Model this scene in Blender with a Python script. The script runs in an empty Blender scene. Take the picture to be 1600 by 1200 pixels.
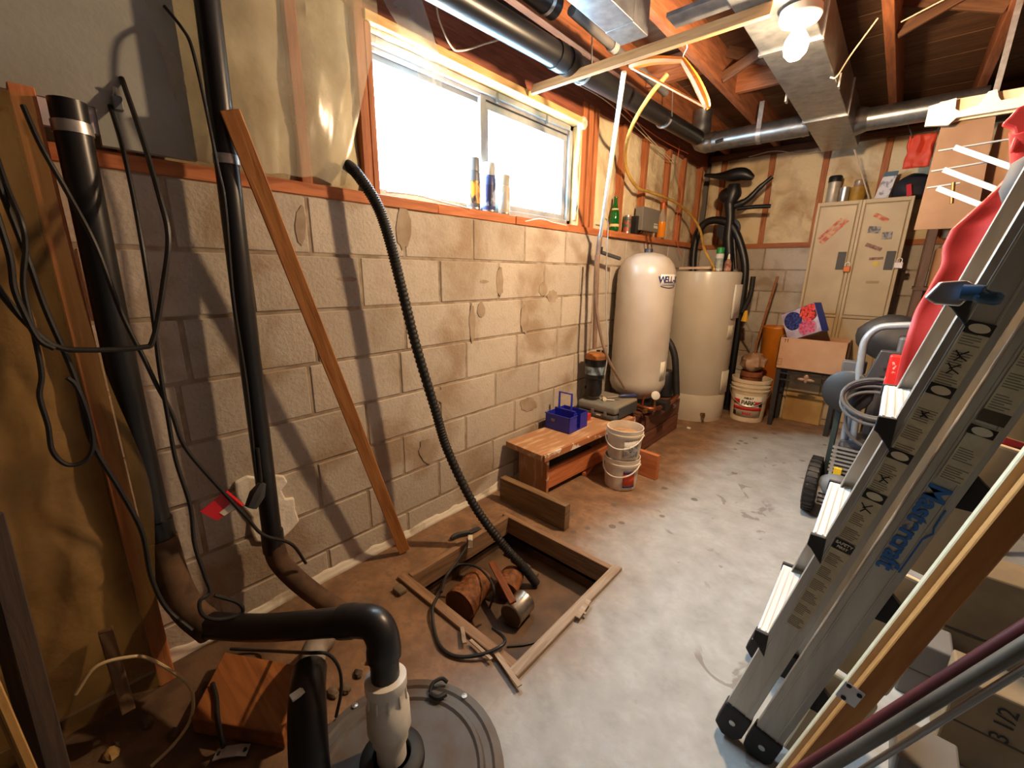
import bpy, bmesh, math, random
import numpy as np
from mathutils import Vector, Matrix
random.seed(7)
SC = bpy.context.scene
COL = SC.collection
PI = math.pi

# ------------------------------------------------------------------ camera
F_PX, YAW, PITCH, ROLL = 662.05, 0.72337, 0.25827, 0.01325
CAM = Vector((1.6076, 0.0, 1.2771))
fwd = Vector((-math.sin(YAW)*math.cos(PITCH), math.cos(YAW)*math.cos(PITCH), -math.sin(PITCH)))
r0 = Vector((math.cos(YAW), math.sin(YAW), 0)); u0 = r0.cross(fwd)
rgt = math.cos(ROLL)*r0 + math.sin(ROLL)*u0
upv = -math.sin(ROLL)*r0 + math.cos(ROLL)*u0
cd = bpy.data.cameras.new('camera'); cam = bpy.data.objects.new('camera', cd); COL.objects.link(cam)
cd.sensor_fit = 'HORIZONTAL'; cd.sensor_width = 36; cd.lens = F_PX*36/1600; cd.clip_start = .02
M = Matrix((rgt, upv, -fwd)).transposed().to_4x4(); M.translation = CAM
cam.matrix_world = M
SC.camera = cam

# ------------------------------------------------------------------ light
wd = bpy.data.worlds.new('daylight'); SC.world = wd; wd.use_nodes = True
bg = wd.node_tree.nodes['Background']
bg.inputs[0].default_value = (.74, .89, 1.0, 1); bg.inputs[1].default_value = 42.0
SC.view_settings.view_transform = 'Standard'; SC.view_settings.look = 'None'
SC.view_settings.gamma = 1; SC.view_settings.use_curve_mapping = False
SC.view_settings.exposure = 1.15
BULB_W = 66.0
# portal in the window opening: guides the daylight sampling only
pl = bpy.data.lights.new('window_portal', 'AREA'); pl.shape = 'RECTANGLE'; pl.size = 1.38; pl.size_y = .50
pl.cycles.is_portal = True
po = bpy.data.objects.new('window_portal', pl); COL.objects.link(po)
po.location = (-.15, 1.72, 1.86); po.rotation_euler = (0, -PI/2, 0); po.rotation_euler = Matrix(((0,0,-1),(1,0,0),(0,-1,0))).to_euler()

def ray(px, py): return (px-800)/F_PX*rgt - (py-600)/F_PX*upv + fwd
def W(px, py, x=None, y=None, z=None):
    """point of the place that stands on the plane x=, y= or z="""
    d = ray(px, py)
    t = (x-CAM.x)/d.x if x is not None else (y-CAM.y)/d.y if y is not None else (z-CAM.z)/d.z
    return CAM + t*d

# ------------------------------------------------------------------ materials
def lin(c):
    c = c/255
    return c/12.92 if c <= .04045 else ((c+.055)/1.055)**2.4
def rgb(r, g, b): return (lin(r), lin(g), lin(b), 1)
MATS = {}
def mat(name, c1, c2=None, scale=8, rough=.6, metal=0, bump=0, stretch=None, spec=.5, detail=4, coat=0, dist=0, rnd=0, coords='Object', contrast=(.35,.65), trans=0, alpha=1, bscale=None):
    if name in MATS: return MATS[name]
    m = bpy.data.materials.new(name); m.use_nodes = True; MATS[name] = m
    nt = m.node_tree; N = nt.nodes; L = nt.links
    b = N['Principled BSDF']
    b.inputs['Roughness'].default_value = rough; b.inputs['Metallic'].default_value = metal
    b.inputs['Specular IOR Level'].default_value = spec
    if coat: b.inputs['Coat Weight'].default_value = coat
    if trans: b.inputs['Transmission Weight'].default_value = trans
    if alpha < 1: b.inputs['Alpha'].default_value = alpha
    c1 = rgb(*c1); b.inputs['Base Color'].default_value = c1
    if c2 is not None or bump:
        tc = N.new('ShaderNodeTexCoord'); vec = tc.outputs[coords]
        if coords == 'World':
            pass
        if rnd or True:
            oi = N.new('ShaderNodeObjectInfo')
            ad = N.new('ShaderNodeVectorMath'); ad.operation = 'ADD'
            sc = N.new('ShaderNodeVectorMath'); sc.operation = 'SCALE'; sc.inputs[0].default_value = (17, 31, 47)
            L.new(oi.outputs['Random'], sc.inputs['Scale']); L.new(vec, ad.inputs[0]); L.new(sc.outputs[0], ad.inputs[1])
            vec = ad.outputs[0]
        mp = N.new('ShaderNodeMapping'); L.new(vec, mp.inputs[0])
        if stretch: mp.inputs['Scale'].default_value = stretch
        nz = N.new('ShaderNodeTexNoise'); nz.inputs['Scale'].default_value = scale; nz.inputs['Detail'].default_value = detail
        nz.inputs['Distortion'].default_value = dist
        L.new(mp.outputs[0], nz.inputs['Vector'])
        if c2 is not None:
            cr = N.new('ShaderNodeValToRGB'); cr.color_ramp.elements[0].position = contrast[0]; cr.color_ramp.elements[1].position = contrast[1]
            cr.color_ramp.elements[0].color = c1; cr.color_ramp.elements[1].color = rgb(*c2)
            L.new(nz.outputs['Fac'], cr.inputs[0]); out = cr.outputs[0]
            if rnd:
                hs = N.new('ShaderNodeHueSaturation'); mr = N.new('ShaderNodeMapRange')
                mr.inputs[3].default_value = 1-rnd; mr.inputs[4].default_value = 1+rnd
                L.new(oi.outputs['Random'], mr.inputs[0]); L.new(mr.outputs[0], hs.inputs['Value']); L.new(out, hs.inputs['Color']); out = hs.outputs[0]
            L.new(out, b.inputs['Base Color'])
        if bump:
            n2 = nz
            if bscale:
                n2 = N.new('ShaderNodeTexNoise'); n2.inputs['Scale'].default_value = bscale; n2.inputs['Detail'].default_value = 5; L.new(mp.outputs[0], n2.inputs['Vector'])
            bp = N.new('ShaderNodeBump'); bp.inputs['Strength'].default_value = bump; bp.inputs['Distance'].default_value = .01
            L.new(n2.outputs['Fac'], bp.inputs['Height']); L.new(bp.outputs[0], b.inputs['Normal'])
    return m
def wood(name, c1, c2, rough=.7, rnd=.12, scale=6, bump=.25):
    return mat(name, c1, c2, scale=scale, rough=rough, stretch=(.9, 9, 9), dist=.6, detail=6, bump=bump, rnd=rnd, contrast=(.3,.7))

# ------------------------------------------------------------------ mesh helpers
class MB:
    def __init__(s): s.v = []; s.f = []
    def add(s, vs, fs):
        o = len(s.v); s.v += [Vector(v) for v in vs]; s.f += [[i+o for i in f] for f in fs]; return s
    def box(s, lo, hi):
        (a,b,c),(d,e,f) = lo, hi
        return s.add([(a,b,c),(d,b,c),(d,e,c),(a,e,c),(a,b,f),(d,b,f),(d,e,f),(a,e,f)],
            [(3,2,1,0),(4,5,6,7),(0,1,5,4),(1,2,6,5),(2,3,7,6),(3,0,4,7)])
    def bar(s, p0, p1, w, h, up=(0,0,1)):
        p0, p1 = Vector(p0), Vector(p1); x = (p1-p0).normalized(); up = Vector(up)
        if abs(x.dot(up)) > .98: up = Vector((0,1,0))
        y = up.cross(x).normalized(); z = x.cross(y)
        vs = [p+y*a*w/2+z*b*h/2 for p in (p0,p1) for a,b in ((-1,-1),(1,-1),(1,1),(-1,1))]
        return s.add(vs, [(0,1,2,3),(7,6,5,4),(4,5,1,0),(5,6,2,1),(6,7,3,2),(7,4,0,3)])
    def tube(s, pts, r, n=10, caps=True, rib=0):
        pts = [Vector(p) for p in pts]; m = len(pts)
        rs = r if isinstance(r, (list, tuple)) else [r]*m
        t0 = (pts[1]-pts[0]).normalized(); a = Vector((0,0,1)) if abs(t0.z) < .9 else Vector((1,0,0))
        nrm = (a-t0*a.dot(t0)).normalized(); vs = []
        for i,p in enumerate(pts):
            t = (pts[min(i+1,m-1)]-pts[max(i-1,0)]).normalized()
            nrm = (nrm-t*nrm.dot(t)).normalized(); bn = t.cross(nrm)
            vs += [p+rs[i]*(math.cos(2*PI*k/n)*nrm+math.sin(2*PI*k/n)*bn) for k in range(n)]
        fs = [(i*n+k, i*n+(k+1)%n, (i+1)*n+(k+1)%n, (i+1)*n+k) for i in range(m-1) for k in range(n)]
        if caps: fs += [tuple(range(n-1,-1,-1)), tuple(range((m-1)*n, m*n))]
        return s.add(vs, fs)
    def lathe(s, prof, c=(0,0,0), axis=(0,0,1), n=24, caps=True):
        ax = Vector(axis).normalized(); a = Vector((1,0,0)) if abs(ax.x) < .9 else Vector((0,1,0))
        X = (a-ax*a.dot(ax)).normalized(); Y = ax.cross(X); c = Vector(c)
        vs = [c+ax*h+r*(math.cos(2*PI*k/n)*X+math.sin(2*PI*k/n)*Y) for r,h in prof for k in range(n)]
        m = len(prof)
        fs = [(i*n+k, i*n+(k+1)%n, (i+1)*n+(k+1)%n, (i+1)*n+k) for i in range(m-1) for k in range(n)]
        if caps:
            if prof[0][0] > 1e-6: fs.append(tuple(range(n-1,-1,-1)))
            if prof[-1][0] > 1e-6: fs.append(tuple(range((m-1)*n, m*n)))
        return s.add(vs, fs)
    def prism(s, poly, o, X, Y, depth):
        """outline poly (a,b) in the frame o,X,Y pushed along X x Y by depth"""
        o, X, Y = Vector(o), Vector(X), Vector(Y); Z = X.cross(Y).normalized()*depth; n = len(poly)
        vs = [o+X*a+Y*b for a,b in poly]; vs += [v+Z for v in vs]
        fs = [tuple(range(n-1,-1,-1)), tuple(range(n,2*n))]+[(i,(i+1)%n,n+(i+1)%n,n+i) for i in range(n)]
        return s.add(vs, fs)
    def grid(s, fn, nu, nv):
        vs = [fn(i/nu, j/nv) for i in range(nu+1) for j in range(nv+1)]
        fs = [(i*(nv+1)+j, (i+1)*(nv+1)+j, (i+1)*(nv+1)+j+1, i*(nv+1)+j+1) for i in range(nu) for j in range(nv)]
        return s.add(vs, fs)
    def ball(s, c, r, n=12):
        r = r if isinstance(r, (tuple,list)) else (r,r,r)
        k = n//2; vs = []; 
        for i in range(1,k):
            t = PI*i/k
            vs += [(c[0]+r[0]*math.sin(t)*math.cos(2*PI*j/n), c[1]+r[1]*math.sin(t)*math.sin(2*PI*j/n), c[2]+r[2]*math.cos(t)) for j in range(n)]
        vs += [(c[0],c[1],c[2]+r[2]), (c[0],c[1],c[2]-r[2])]; T, B = len(vs)-2, len(vs)-1
        fs = [(i*n+j, (i+1)*n+j, (i+1)*n+(j+1)%n, i*n+(j+1)%n) for i in range(k-2) for j in range(n)]
        fs += [(T, j, (j+1)%n) for j in range(n)]+[(B, (k-2)*n+(j+1)%n, (k-2)*n+j) for j in range(n)]
        return s.add(vs, fs)
    def build(s, name, m, parent=None, smooth=None, bevel=0, solid=0, sub=0, seg=2, local=True):
        me = bpy.data.meshes.new(name)
        lo = Vector([min(v[i] for v in s.v) for i in range(3)]); hi = Vector([max(v[i] for v in s.v) for i in range(3)])
        c = Vector(((lo.x+hi.x)/2, (lo.y+hi.y)/2, lo.z)) if local else Vector((0,0,0))
        me.from_pydata([tuple(v-c) for v in s.v], [], s.f); me.validate()
        bm = bmesh.new(); bm.from_mesh(me); bmesh.ops.recalc_face_normals(bm, faces=bm.faces); bm.to_mesh(me); bm.free()
        o = bpy.data.objects.new(name, me); COL.objects.link(o); o.location = c
        finish(o, m, parent, smooth, bevel, solid, sub, seg); return o
def finish(o, m, parent=None, smooth=None, bevel=0, solid=0, sub=0, seg=2):
    me = o.data
    if m: me.materials.append(m)
    if parent is not None: adopt(o, parent)
    if solid:
        md = o.modifiers.new('thickness', 'SOLIDIFY'); md.thickness = solid; md.offset = 0
    if bevel:
        md = o.modifiers.new('bevel', 'BEVEL'); md.width = bevel; md.segments = seg; md.limit_method = 'ANGLE'; md.angle_limit = .6
    if sub:
        md = o.modifiers.new('sub', 'SUBSURF'); md.levels = sub; md.render_levels = sub
    if smooth is None: smooth = any(len(p.vertices) >= 8 for p in me.polygons) or len(me.polygons) > 60
    if smooth:
        me.polygons.foreach_set('use_smooth', [True]*len(me.polygons))
        try: me.set_sharp_from_angle(angle=.7)
        except Exception: pass
def world_m(o):
    m = o.matrix_basis.copy()
    if o.parent: m = world_m(o.parent) @ o.matrix_parent_inverse @ m
    return m
def adopt(o, parent):
    o.parent = parent; o.matrix_parent_inverse = world_m(parent).inverted()
def tag(o, label, cat, group=None):
    o['label'] = label; o['category'] = cat
    if group: o['group'] = group
    return o
def thing(name, label, cat, loc=(0,0,0), group=None):
    o = bpy.data.objects.new(name, None); COL.objects.link(o); o.location = loc; o.empty_display_size = .1
    return tag(o, label, cat, group)
def struct(o): o['kind'] = 'structure'; return o
def frame(p0, p1, up=(0,0,1)):
    p0, p1 = Vector(p0), Vector(p1); x = (p1-p0).normalized(); up = Vector(up)
    if abs(x.dot(up)) > .98: up = Vector((0,1,0))
    y = up.cross(x).normalized(); z = x.cross(y)
    m = Matrix((x,y,z)).transposed().to_4x4(); m.translation = (p0+p1)/2
    return m, (p1-p0).length
BOARD = {}
def board(name, p0, p1, w, h, m, parent=None, up=(0,0,1), bevel=.002):
    """a sawn board, grain along its local x; w across, h along up"""
    fm, l = frame(p0, p1, up); key = (round(l,3), w, h, m.name, bevel)
    if key not in BOARD:
        b = MB().box((-l/2,-w/2,-h/2), (l/2,w/2,h/2)); o = b.build(name, m, None, False, 0, local=False)
        BOARD[key] = o.data
    else:
        o = bpy.data.objects.new(name, BOARD[key]); COL.objects.link(o)
    o.matrix_basis = fm
    if bevel:
        md = o.modifiers.new('bevel', 'BEVEL'); md.width = bevel; md.segments = 1
    if parent is not None: adopt(o, parent)
    return o
def path(pts, n=8):
    """Catmull-Rom through the points"""
    P = [Vector(p) for p in pts]; P = [P[0]*2-P[1]]+P+[P[-1]*2-P[-2]]; out = []
    for i in range(1, len(P)-2):
        a,b,c,d = P[i-1:i+3]
        for k in range(n):
            t = k/n
            out.append(.5*((2*b)+(c-a)*t+(2*a-5*b+4*c-d)*t*t+(3*b-a-3*c+d)*t**3))
    out.append(P[-2]); return out
def cord(name, pts, r, m, parent=None, n=8, k=8, label=None, cat='cable', group=None):
    o = MB().tube(path(pts, n), r, k).build(name, m, parent, True)
    if label: tag(o, label, cat, group)
    return o
def text(name, s, size, o, X, Y, m, parent=None, ext=.0006, align='CENTER', shear=0, bold=0):
    cu = bpy.data.curves.new(name, 'FONT'); cu.body = s; cu.size = size; cu.extrude = ext; cu.align_x = align; cu.align_y = 'CENTER'; cu.shear = shear; cu.offset = bold
    t = bpy.data.objects.new(name+'_curve', cu); COL.objects.link(t)
    dg = bpy.context.evaluated_depsgraph_get(); me = bpy.data.meshes.new_from_object(t.evaluated_get(dg))
    bpy.data.objects.remove(t); bpy.data.curves.remove(cu)
    me.materials.clear(); me.materials.append(m); me.name = name
    ob = bpy.data.objects.new(name, me); COL.objects.link(ob)
    X = Vector(X).normalized(); Y = Vector(Y); Y = (Y-X*Y.dot(X)).normalized(); Z = X.cross(Y)
    mm = Matrix((X,Y,Z)).transposed().to_4x4(); mm.translation = Vector(o)+Z*ext; ob.matrix_basis = mm
    if parent is not None: adopt(ob, parent)
    return ob
def dup(o, off, label=None, parent=None):
    c = o.copy(); COL.objects.link(c)
    if parent is None: c.location = Vector(o.location)+Vector(off)
    else: c.parent = parent
    if label: c['label'] = label
    for ch in o.children: dup(ch, (0,0,0), None, c)
    return c
def nse(x, y, z=0):
    from mathutils import noise
    return noise.noise(Vector((x,y,z)))

# shared materials
M_orange = wood('orange_pine', (204,126,76), (168,94,52))
M_stud = wood('stud_pine', (190,120,74), (150,84,46))
M_pale = wood('pale_pine', (214,170,112), (184,134,78))
M_old = wood('old_timber', (120,92,62), (78,56,36))
M_dark = wood('dark_joist', (112,74,46), (72,44,26), rnd=.15)
M_red = wood('red_brown_board', (150,84,58), (112,58,38), rnd=.05)
M_abs = mat('black_abs', (22,22,24), (34,33,34), 5, .35, bump=.02)
M_rub = mat('black_rubber', (24,24,25), (36,35,35), 20, .6)
M_cord = mat('black_cord', (28,28,29), (40,38,37), 9, .5)
M_galv = mat('galvanised', (168,172,174), (132,138,142), 22, .32, .9, bump=.03, contrast=(.3,.7))
M_alu = mat('aluminium', (188,190,190), (168,168,166), 14, .38, .85, stretch=(1,1,.2))
M_white = mat('white_plastic', (226,222,212), (204,198,184), 12, .5)
M_grime = mat('grimy_pipe', (104,78,54), (66,48,34), 14, .85, bump=.2)
M_bolt = mat('zinc', (190,190,188), None, rough=.35, metal=.9)
M_copper = mat('copper', (184,112,74), (130,76,48), 12, .4, .9)
M_blk = mat('black_plastic', (26,26,28), None, rough=.45)
M_label = mat('paper_label', (226,222,204), (208,200,176), 9, .7)
M_ink = mat('ink', (26,25,26), None, rough=.7)
# ================================================================== the setting
X1, Y0, Y1 = 3.6, -2.6, 4.757      # right wall, rear wall, back wall
ZB = 1.529                          # top of the block work
PX0, PX1, PY0, PY1, PZ = .25, .90, .85, 1.52, -.165   # pit
# ---- floor material: pale concrete, brown dirt by the wall, the bench and the sump
def floor_mat():
    m = bpy.data.materials.new('concrete_floor'); m.use_nodes = True; nt = m.node_tree; N = nt.nodes; L = nt.links
    b = N['Principled BSDF']; b.inputs['Roughness'].default_value = .62
    g = N.new('ShaderNodeNewGeometry'); sp = N.new('ShaderNodeSeparateXYZ'); L.new(g.outputs['Position'], sp.inputs[0])
    def noise(sc, det=5, dist=0):
        n = N.new('ShaderNodeTexNoise'); n.inputs['Scale'].default_value = sc; n.inputs['Detail'].default_value = det; n.inputs['Distortion'].default_value = dist
        L.new(g.outputs['Position'], n.inputs['Vector']); return n.outputs['Fac']
    def mth(op, a, c=None, e=None):
        q = N.new('ShaderNodeMath'); q.operation = op
        for i,v in enumerate((a,c,e)):
            if v is None: continue
            if isinstance(v, (int,float)): q.inputs[i].default_value = v
            else: L.new(v, q.inputs[i])
        return q.outputs[0]
    def rng(v, a, c, lo=0., hi=1.):
        q = N.new('ShaderNodeMapRange'); q.interpolation_type = 'SMOOTHSTEP'; L.new(v, q.inputs[0])
        for i,k in ((1,a),(2,c),(3,lo),(4,hi)): q.inputs[i].default_value = k
        return q.outputs[0]
    def mix(f, a, c):
        q = N.new('ShaderNodeMix'); q.data_type = 'RGBA'; L.new(f, q.inputs[0])
        for i,v in ((6,a),(7,c)):
            if isinstance(v, tuple): q.inputs[i].default_value = v
            else: L.new(v, q.inputs[i])
        return q.outputs[2]
    x, y = sp.outputs[0], sp.outputs[1]
    n1, n2, n3 = noise(2.3), noise(9, 6), noise(38, 6)
    base = mix(rng(n2, .35, .68), rgb(178,183,184), rgb(154,157,156))
    base = mix(rng(n3, .3, .8), base, rgb(168,170,168))
    # dirt boundary: x limit depends on y
    wob = mth('MULTIPLY_ADD', n1, .55, -.27)
    lim = rng(y, .95, 1.7, 1.02, .86)             # nearer the camera the dirt reaches further out
    lim = mth('ADD', lim, rng(y, 3.5, 4.5, 0, .75))
    d = mth('SUBTRACT', mth('ADD', x, wob), lim)
    dirt = rng(d, -.30, .14, 1, 0)
    dcol = mix(rng(n2, .35, .65), rgb(150,116,86), rgb(116,86,62))
    dcol = mix(rng(n3, .42, .7), dcol, rgb(124,98,74))
    col = mix(dirt, base, dcol)
    # darker brown blended in towards the sump end
    dd = mth('ADD', mth('ADD', mth('MULTIPLY', x, .9), mth('MULTIPLY', y, 1.3)), mth('MULTIPLY', wob, .7))
    sump_brown = rng(dd, .45, .95, 1, 0)
    col = mix(sump_brown, col, mix(rng(n2, .4, .6), rgb(112,88,66), rgb(86,68,52)))
    # dark drips on the walkway
    v = N.new('ShaderNodeTexVoronoi'); v.inputs['Scale'].default_value = 7; L.new(g.outputs['Position'], v.inputs['Vector'])
    spot = mth('MULTIPLY', rng(mth('ADD', v.outputs['Distance'], mth('MULTIPLY', n3, .12)), .17, .22, 1, 0), rng(n1, .46, .53))
    col = mix(mth('MULTIPLY', spot, .75), col, rgb(92,84,78))
    big = mth('MULTIPLY', rng(noise(5, 6, 1.2), .62, .66), rng(noise(1.3), .5, .56))
    col = mix(mth('MULTIPLY', big, .6), col, rgb(108,98,90))
    L.new(col, b.inputs['Base Color'])
    bp = N.new('ShaderNodeBump'); bp.inputs['Strength'].default_value = .25; bp.inputs['Distance'].default_value = .01
    L.new(n3, bp.inputs['Height']); L.new(bp.outputs[0], b.inputs['Normal'])
    return m
xs = [-.1, PX0, PX1, X1+.1]; ys = [Y0-.1, PY0, PY1, Y1+.1]; b = MB()
for i in range(3):
    for j in range(3):
        if (i,j) == (1,1): continue
        b.box((xs[i],ys[j],-.12), (xs[i+1],ys[j+1],0))
M_floor = floor_mat()
floor = struct(b.build('floor', M_floor, local=False))
# ---- the pit in the floor
M_pit = mat('wet_pit_concrete', (112,84,58), (64,50,38), 6, .6, bump=.4)
b = MB().box((PX0-.04,PY0-.04,PZ-.04), (PX1+.04,PY1+.04,PZ))
b.box((PX0-.04,PY0,PZ), (PX0,PY1,-.02)); b.box((PX1,PY0,PZ), (PX1+.04,PY1,-.02)); b.box((PX0,PY0-.04,PZ), (PX1,PY0,-.02)); b.box((PX0,PY1,PZ), (PX1,PY1+.04,-.02))
pit = b.build('pit', M_pit, floor)
M_kerb = wood('weathered_curb', (182,164,144), (146,122,98))
M_kerbd = wood('dirty_curb', (156,124,94), (118,88,62))
board('curb_board', (PX0-.02,PY0+.005,-.035), (PX1+.01,PY0+.005,-.035), .04, .10, M_kerbd, pit)
board('curb_board', (PX1-.005,PY0-.02,-.034), (PX1-.005,PY1+.02,-.034), .04, .10, M_kerb, pit)
board('curb_board', (PX0-.02,PY1-.01,-.035), (PX1+.0,PY1-.01,-.035), .03, .098, M_kerbd, pit)
board('curb_board', (PX0+.01,PY0+.03,-.036), (PX0+.01,PY1,-.036), .03, .098, M_kerbd, pit)

# ---- walls
def block_mat(name, ca, cb, stain):
    m = bpy.data.materials.new(name); m.use_nodes = True; nt = m.node_tree; N = nt.nodes; L = nt.links
    b = N['Principled BSDF']; b.inputs['Roughness'].default_value = .85; b.inputs['Specular IOR Level'].default_value = .2
    g = N.new('ShaderNodeNewGeometry'); oi = N.new('ShaderNodeObjectInfo')
    def noise(sc, det=5, dist=0):
        n = N.new('ShaderNodeTexNoise'); n.inputs['Scale'].default_value = sc; n.inputs['Detail'].default_value = det; n.inputs['Distortion'].default_value = dist
        L.new(g.outputs['Position'], n.inputs['Vector']); return n.outputs['Fac']
    def ramp(f, a, c, ca, cc):
        r = N.new('ShaderNodeValToRGB'); e = r.color_ramp.elements; e[0].position = a; e[1].position = c; e[0].color = ca; e[1].color = cc; L.new(f, r.inputs[0]); return r.outputs[0]
    def mix(f, a, c):
        q = N.new('ShaderNodeMix'); q.data_type = 'RGBA'; L.new(f, q.inputs[0]); L.new(a, q.inputs[6])
        if isinstance(c, tuple): q.inputs[7].default_value = c
        else: L.new(c, q.inputs[7])
        return q.outputs[2]
    c = ramp(oi.outputs['Random'], .0, 1., rgb(*ca), rgb(*cb))
    c = mix(ramp(noise(3.2, 4, .4), .50, .66, (0,0,0,1), (.8,.8,.8,1)), c, rgb(*stain))
    c = mix(ramp(noise(14, 6), .5, .8, (0,0,0,1), (.35,.35,.35,1)), c, rgb(150,136,118))
    c = mix(ramp(noise(90, 3), .55, .75, (0,0,0,1), (.3,.3,.3,1)), c, rgb(120,112,102))
    L.new(c, b.inputs['Base Color'])
    bp = N.new('ShaderNodeBump'); bp.inputs['Strength'].default_value = .5; bp.inputs['Distance'].default_value = .006
    L.new(noise(70, 6), bp.inputs['Height']); L.new(bp.outputs[0], b.inputs['Normal'])
    return m
M_block = block_mat('concrete_block', (196,186,172), (178,168,154), (150,128,104))
M_mortar = mat('mortar', (172,158,138), (136,118,98), 16, .9, bump=.5)
M_outer = mat('wall_outer', (120,112,104), None, rough=.9)
b = MB().box((-.2,Y0,0), (-.0045,Y1+.2,ZB))
wall_left = struct(b.build('wall_left', M_mortar, local=False))
BLK = {}
def block(parent, o, axis, ln, h):
    key = (round(ln,3), round(h,3), axis)
    if key not in BLK:
        q = MB()
        if axis == 'y': q.box((-.03,0,0), (0,ln,h))
        else: q.box((0,0,0), (ln,.03,h))
        ob = q.build('block', M_block, None, False, local=False); BLK[key] = ob.data
    else:
        ob = bpy.data.objects.new('block', BLK[key]); COL.objects.link(ob)
    ob.location = o; md = ob.modifiers.new('bevel', 'BEVEL'); md.width = .004; md.segments = 1
    adopt(ob, parent); return ob
PH = [.7156, .5017, .2964, .6594, .8794, .2495, .8582, .655]
J = .011
for k in range(8):
    z0 = ZB-.2*(k+1)+J/2 if k < 7 else 0; y = PH[k]; hh_ = .2-J if k < 7 else .129-J/2
    while y > -1.0: y -= .4
    while y < Y1:
        a = y+J/2; e = min(y+.4-J/2, Y1)
        if e-a > .03: block(wall_left, (random.uniform(-.0015,.0015), a, z0), 'y', e-a, hh_)
        y += .4
# footing course with flaking white paint
M_parge = mat('flaking_limewash', (174,162,144), (222,216,202), 9, .9, contrast=(.44,.56), detail=9, bump=.4)
nt_ = M_parge.node_tree; cr_ = [n for n in nt_.nodes if n.type == 'VALTORGB'][0]; nz_ = [n for n in nt_.nodes if n.type == 'TEX_NOISE'][0]
g_ = nt_.nodes.new('ShaderNodeNewGeometry'); sx_ = nt_.nodes.new('ShaderNodeSeparateXYZ'); mr_ = nt_.nodes.new('ShaderNodeMapRange'); ad_ = nt_.nodes.new('ShaderNodeMath')
mr_.inputs[1].default_value = .0; mr_.inputs[2].default_value = .11; mr_.inputs[3].default_value = .16; mr_.inputs[4].default_value = -.16   # salts bloom up from the floor joint
nt_.links.new(g_.outputs['Position'], sx_.inputs[0]); nt_.links.new(sx_.outputs[2], mr_.inputs[0]); nt_.links.new(nz_.outputs['Fac'], ad_.inputs[0]); nt_.links.new(mr_.outputs[0], ad_.inputs[1]); nt_.links.new(ad_.outputs[0], cr_.inputs[0])
b = MB(); n = 90
pro = []
for i in range(n+1):
    yy = -1+(Y1+1)*i/n; pro.append(yy)
b.grid(lambda u,v: Vector((.002+.016*(1-v)**2+.003*nse(u*60,v*4), -1+(Y1+1)*u, v*(.028+.03*max(0,nse(u*26,3.3))+.02*max(0,nse(u*90,1.7)))-.002)), 420, 3)
b.build('limewash_strip', M_parge, wall_left, True, solid=.006)
# sill plates on the block work, several lengths
segs = [(-1.0,.98),(.985,1.30),(1.303,1.83),(1.834,2.33),(2.335,2.80),(2.806,4.757)]
for i,(a,e) in enumerate(segs):
    board('sill_plate', (-.06+(.025 if i==5 else 0),a,ZB+.02), (-.06+(.025 if i==5 else 0),e,ZB+.02), .125+.006*(i%2), .042, M_orange, wall_left)
# exterior sheathing with the window hole
WY0, WY1, WZ0, WZ1 = 1.02, 2.44, 1.575, 2.15
b = MB()
for lo,hi in (((-.13,Y0,ZB),(-.11,WY0,2.62)), ((-.13,WY1,ZB),(-.11,Y1+.2,2.62)), ((-.13,WY0,WZ1),(-.11,WY1,2.62)), ((-.13,WY0,ZB),(-.11,WY1,WZ0))): b.box(lo,hi)
b.build('sheathing', M_outer, wall_left)
# studs of the left wall
ZT = 2.28
for y in (-.55,-.15,.25,.73,.972): board('stud', (-.055,y,ZB+.04), (-.055,y,ZT+.12), .038, .10, M_stud, wall_left, up=(1,0,0))
for y in (2.475,2.545,2.615,3.0,3.36,3.80,4.15,4.58): board('stud', (-.05,y,ZB+.04), (-.05,y,ZT), .045, .09, M_stud, wall_left, up=(1,0,0))
# red-brown rim board above the window and along the wall
board('rim_board', (-.035,-1,2.2935), (-.035,2.46,2.2935), .03, .213, M_red, wall_left)
board('rim_board', (-.05,2.46,2.36), (-.05,Y1,2.36), .05, .18, M_red, wall_left)
# insulation batts
M_batt = mat('stained_insulation', (226,208,170), (164,130,92), 5, .95, contrast=(.46,.80), detail=7, dist=.8, bump=.7, bscale=26)
def batt(parent, axis, a, e, z0, z1, off, m=M_batt, amp=.018):
    b = MB(); sd = random.uniform(0,50)
    def fn(u,v):
        p = a+(e-a)*u; z = z0+(z1-z0)*v
        edge = min(u,1-u,v*2,2-2*v); bul = .02*min(1,edge*6)+amp*nse(p*7+sd, z*5, sd)+.4*amp*nse(p*22+sd,z*18,sd)
        return Vector((off+bul, p, z)) if axis == 'y' else Vector((p, off-bul, z))
    b.grid(fn, max(4,int((e-a)*34)), max(4,int((z1-z0)*34))); return b.build('insulation_batt', m, parent, True)
st = [2.475,2.545,2.615,3.0,3.36,3.80,4.15,4.58,4.80]
for a,e in zip(st[:-1], st[1:]):
    batt(wall_left, 'y', a+.02, min(e-.02, Y1), ZB+.03, ZT+.02, -.05)
for a,e in ((-.53,-.17),(-.13,.23),(.27,.71),(.75,.952)): batt(wall_left, 'y', a, e, ZB+.03, ZT+.1, -.035, mat('old_insulation', (196,186,152), (164,148,112), 6, .95, bump=.6, bscale=20))
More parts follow.
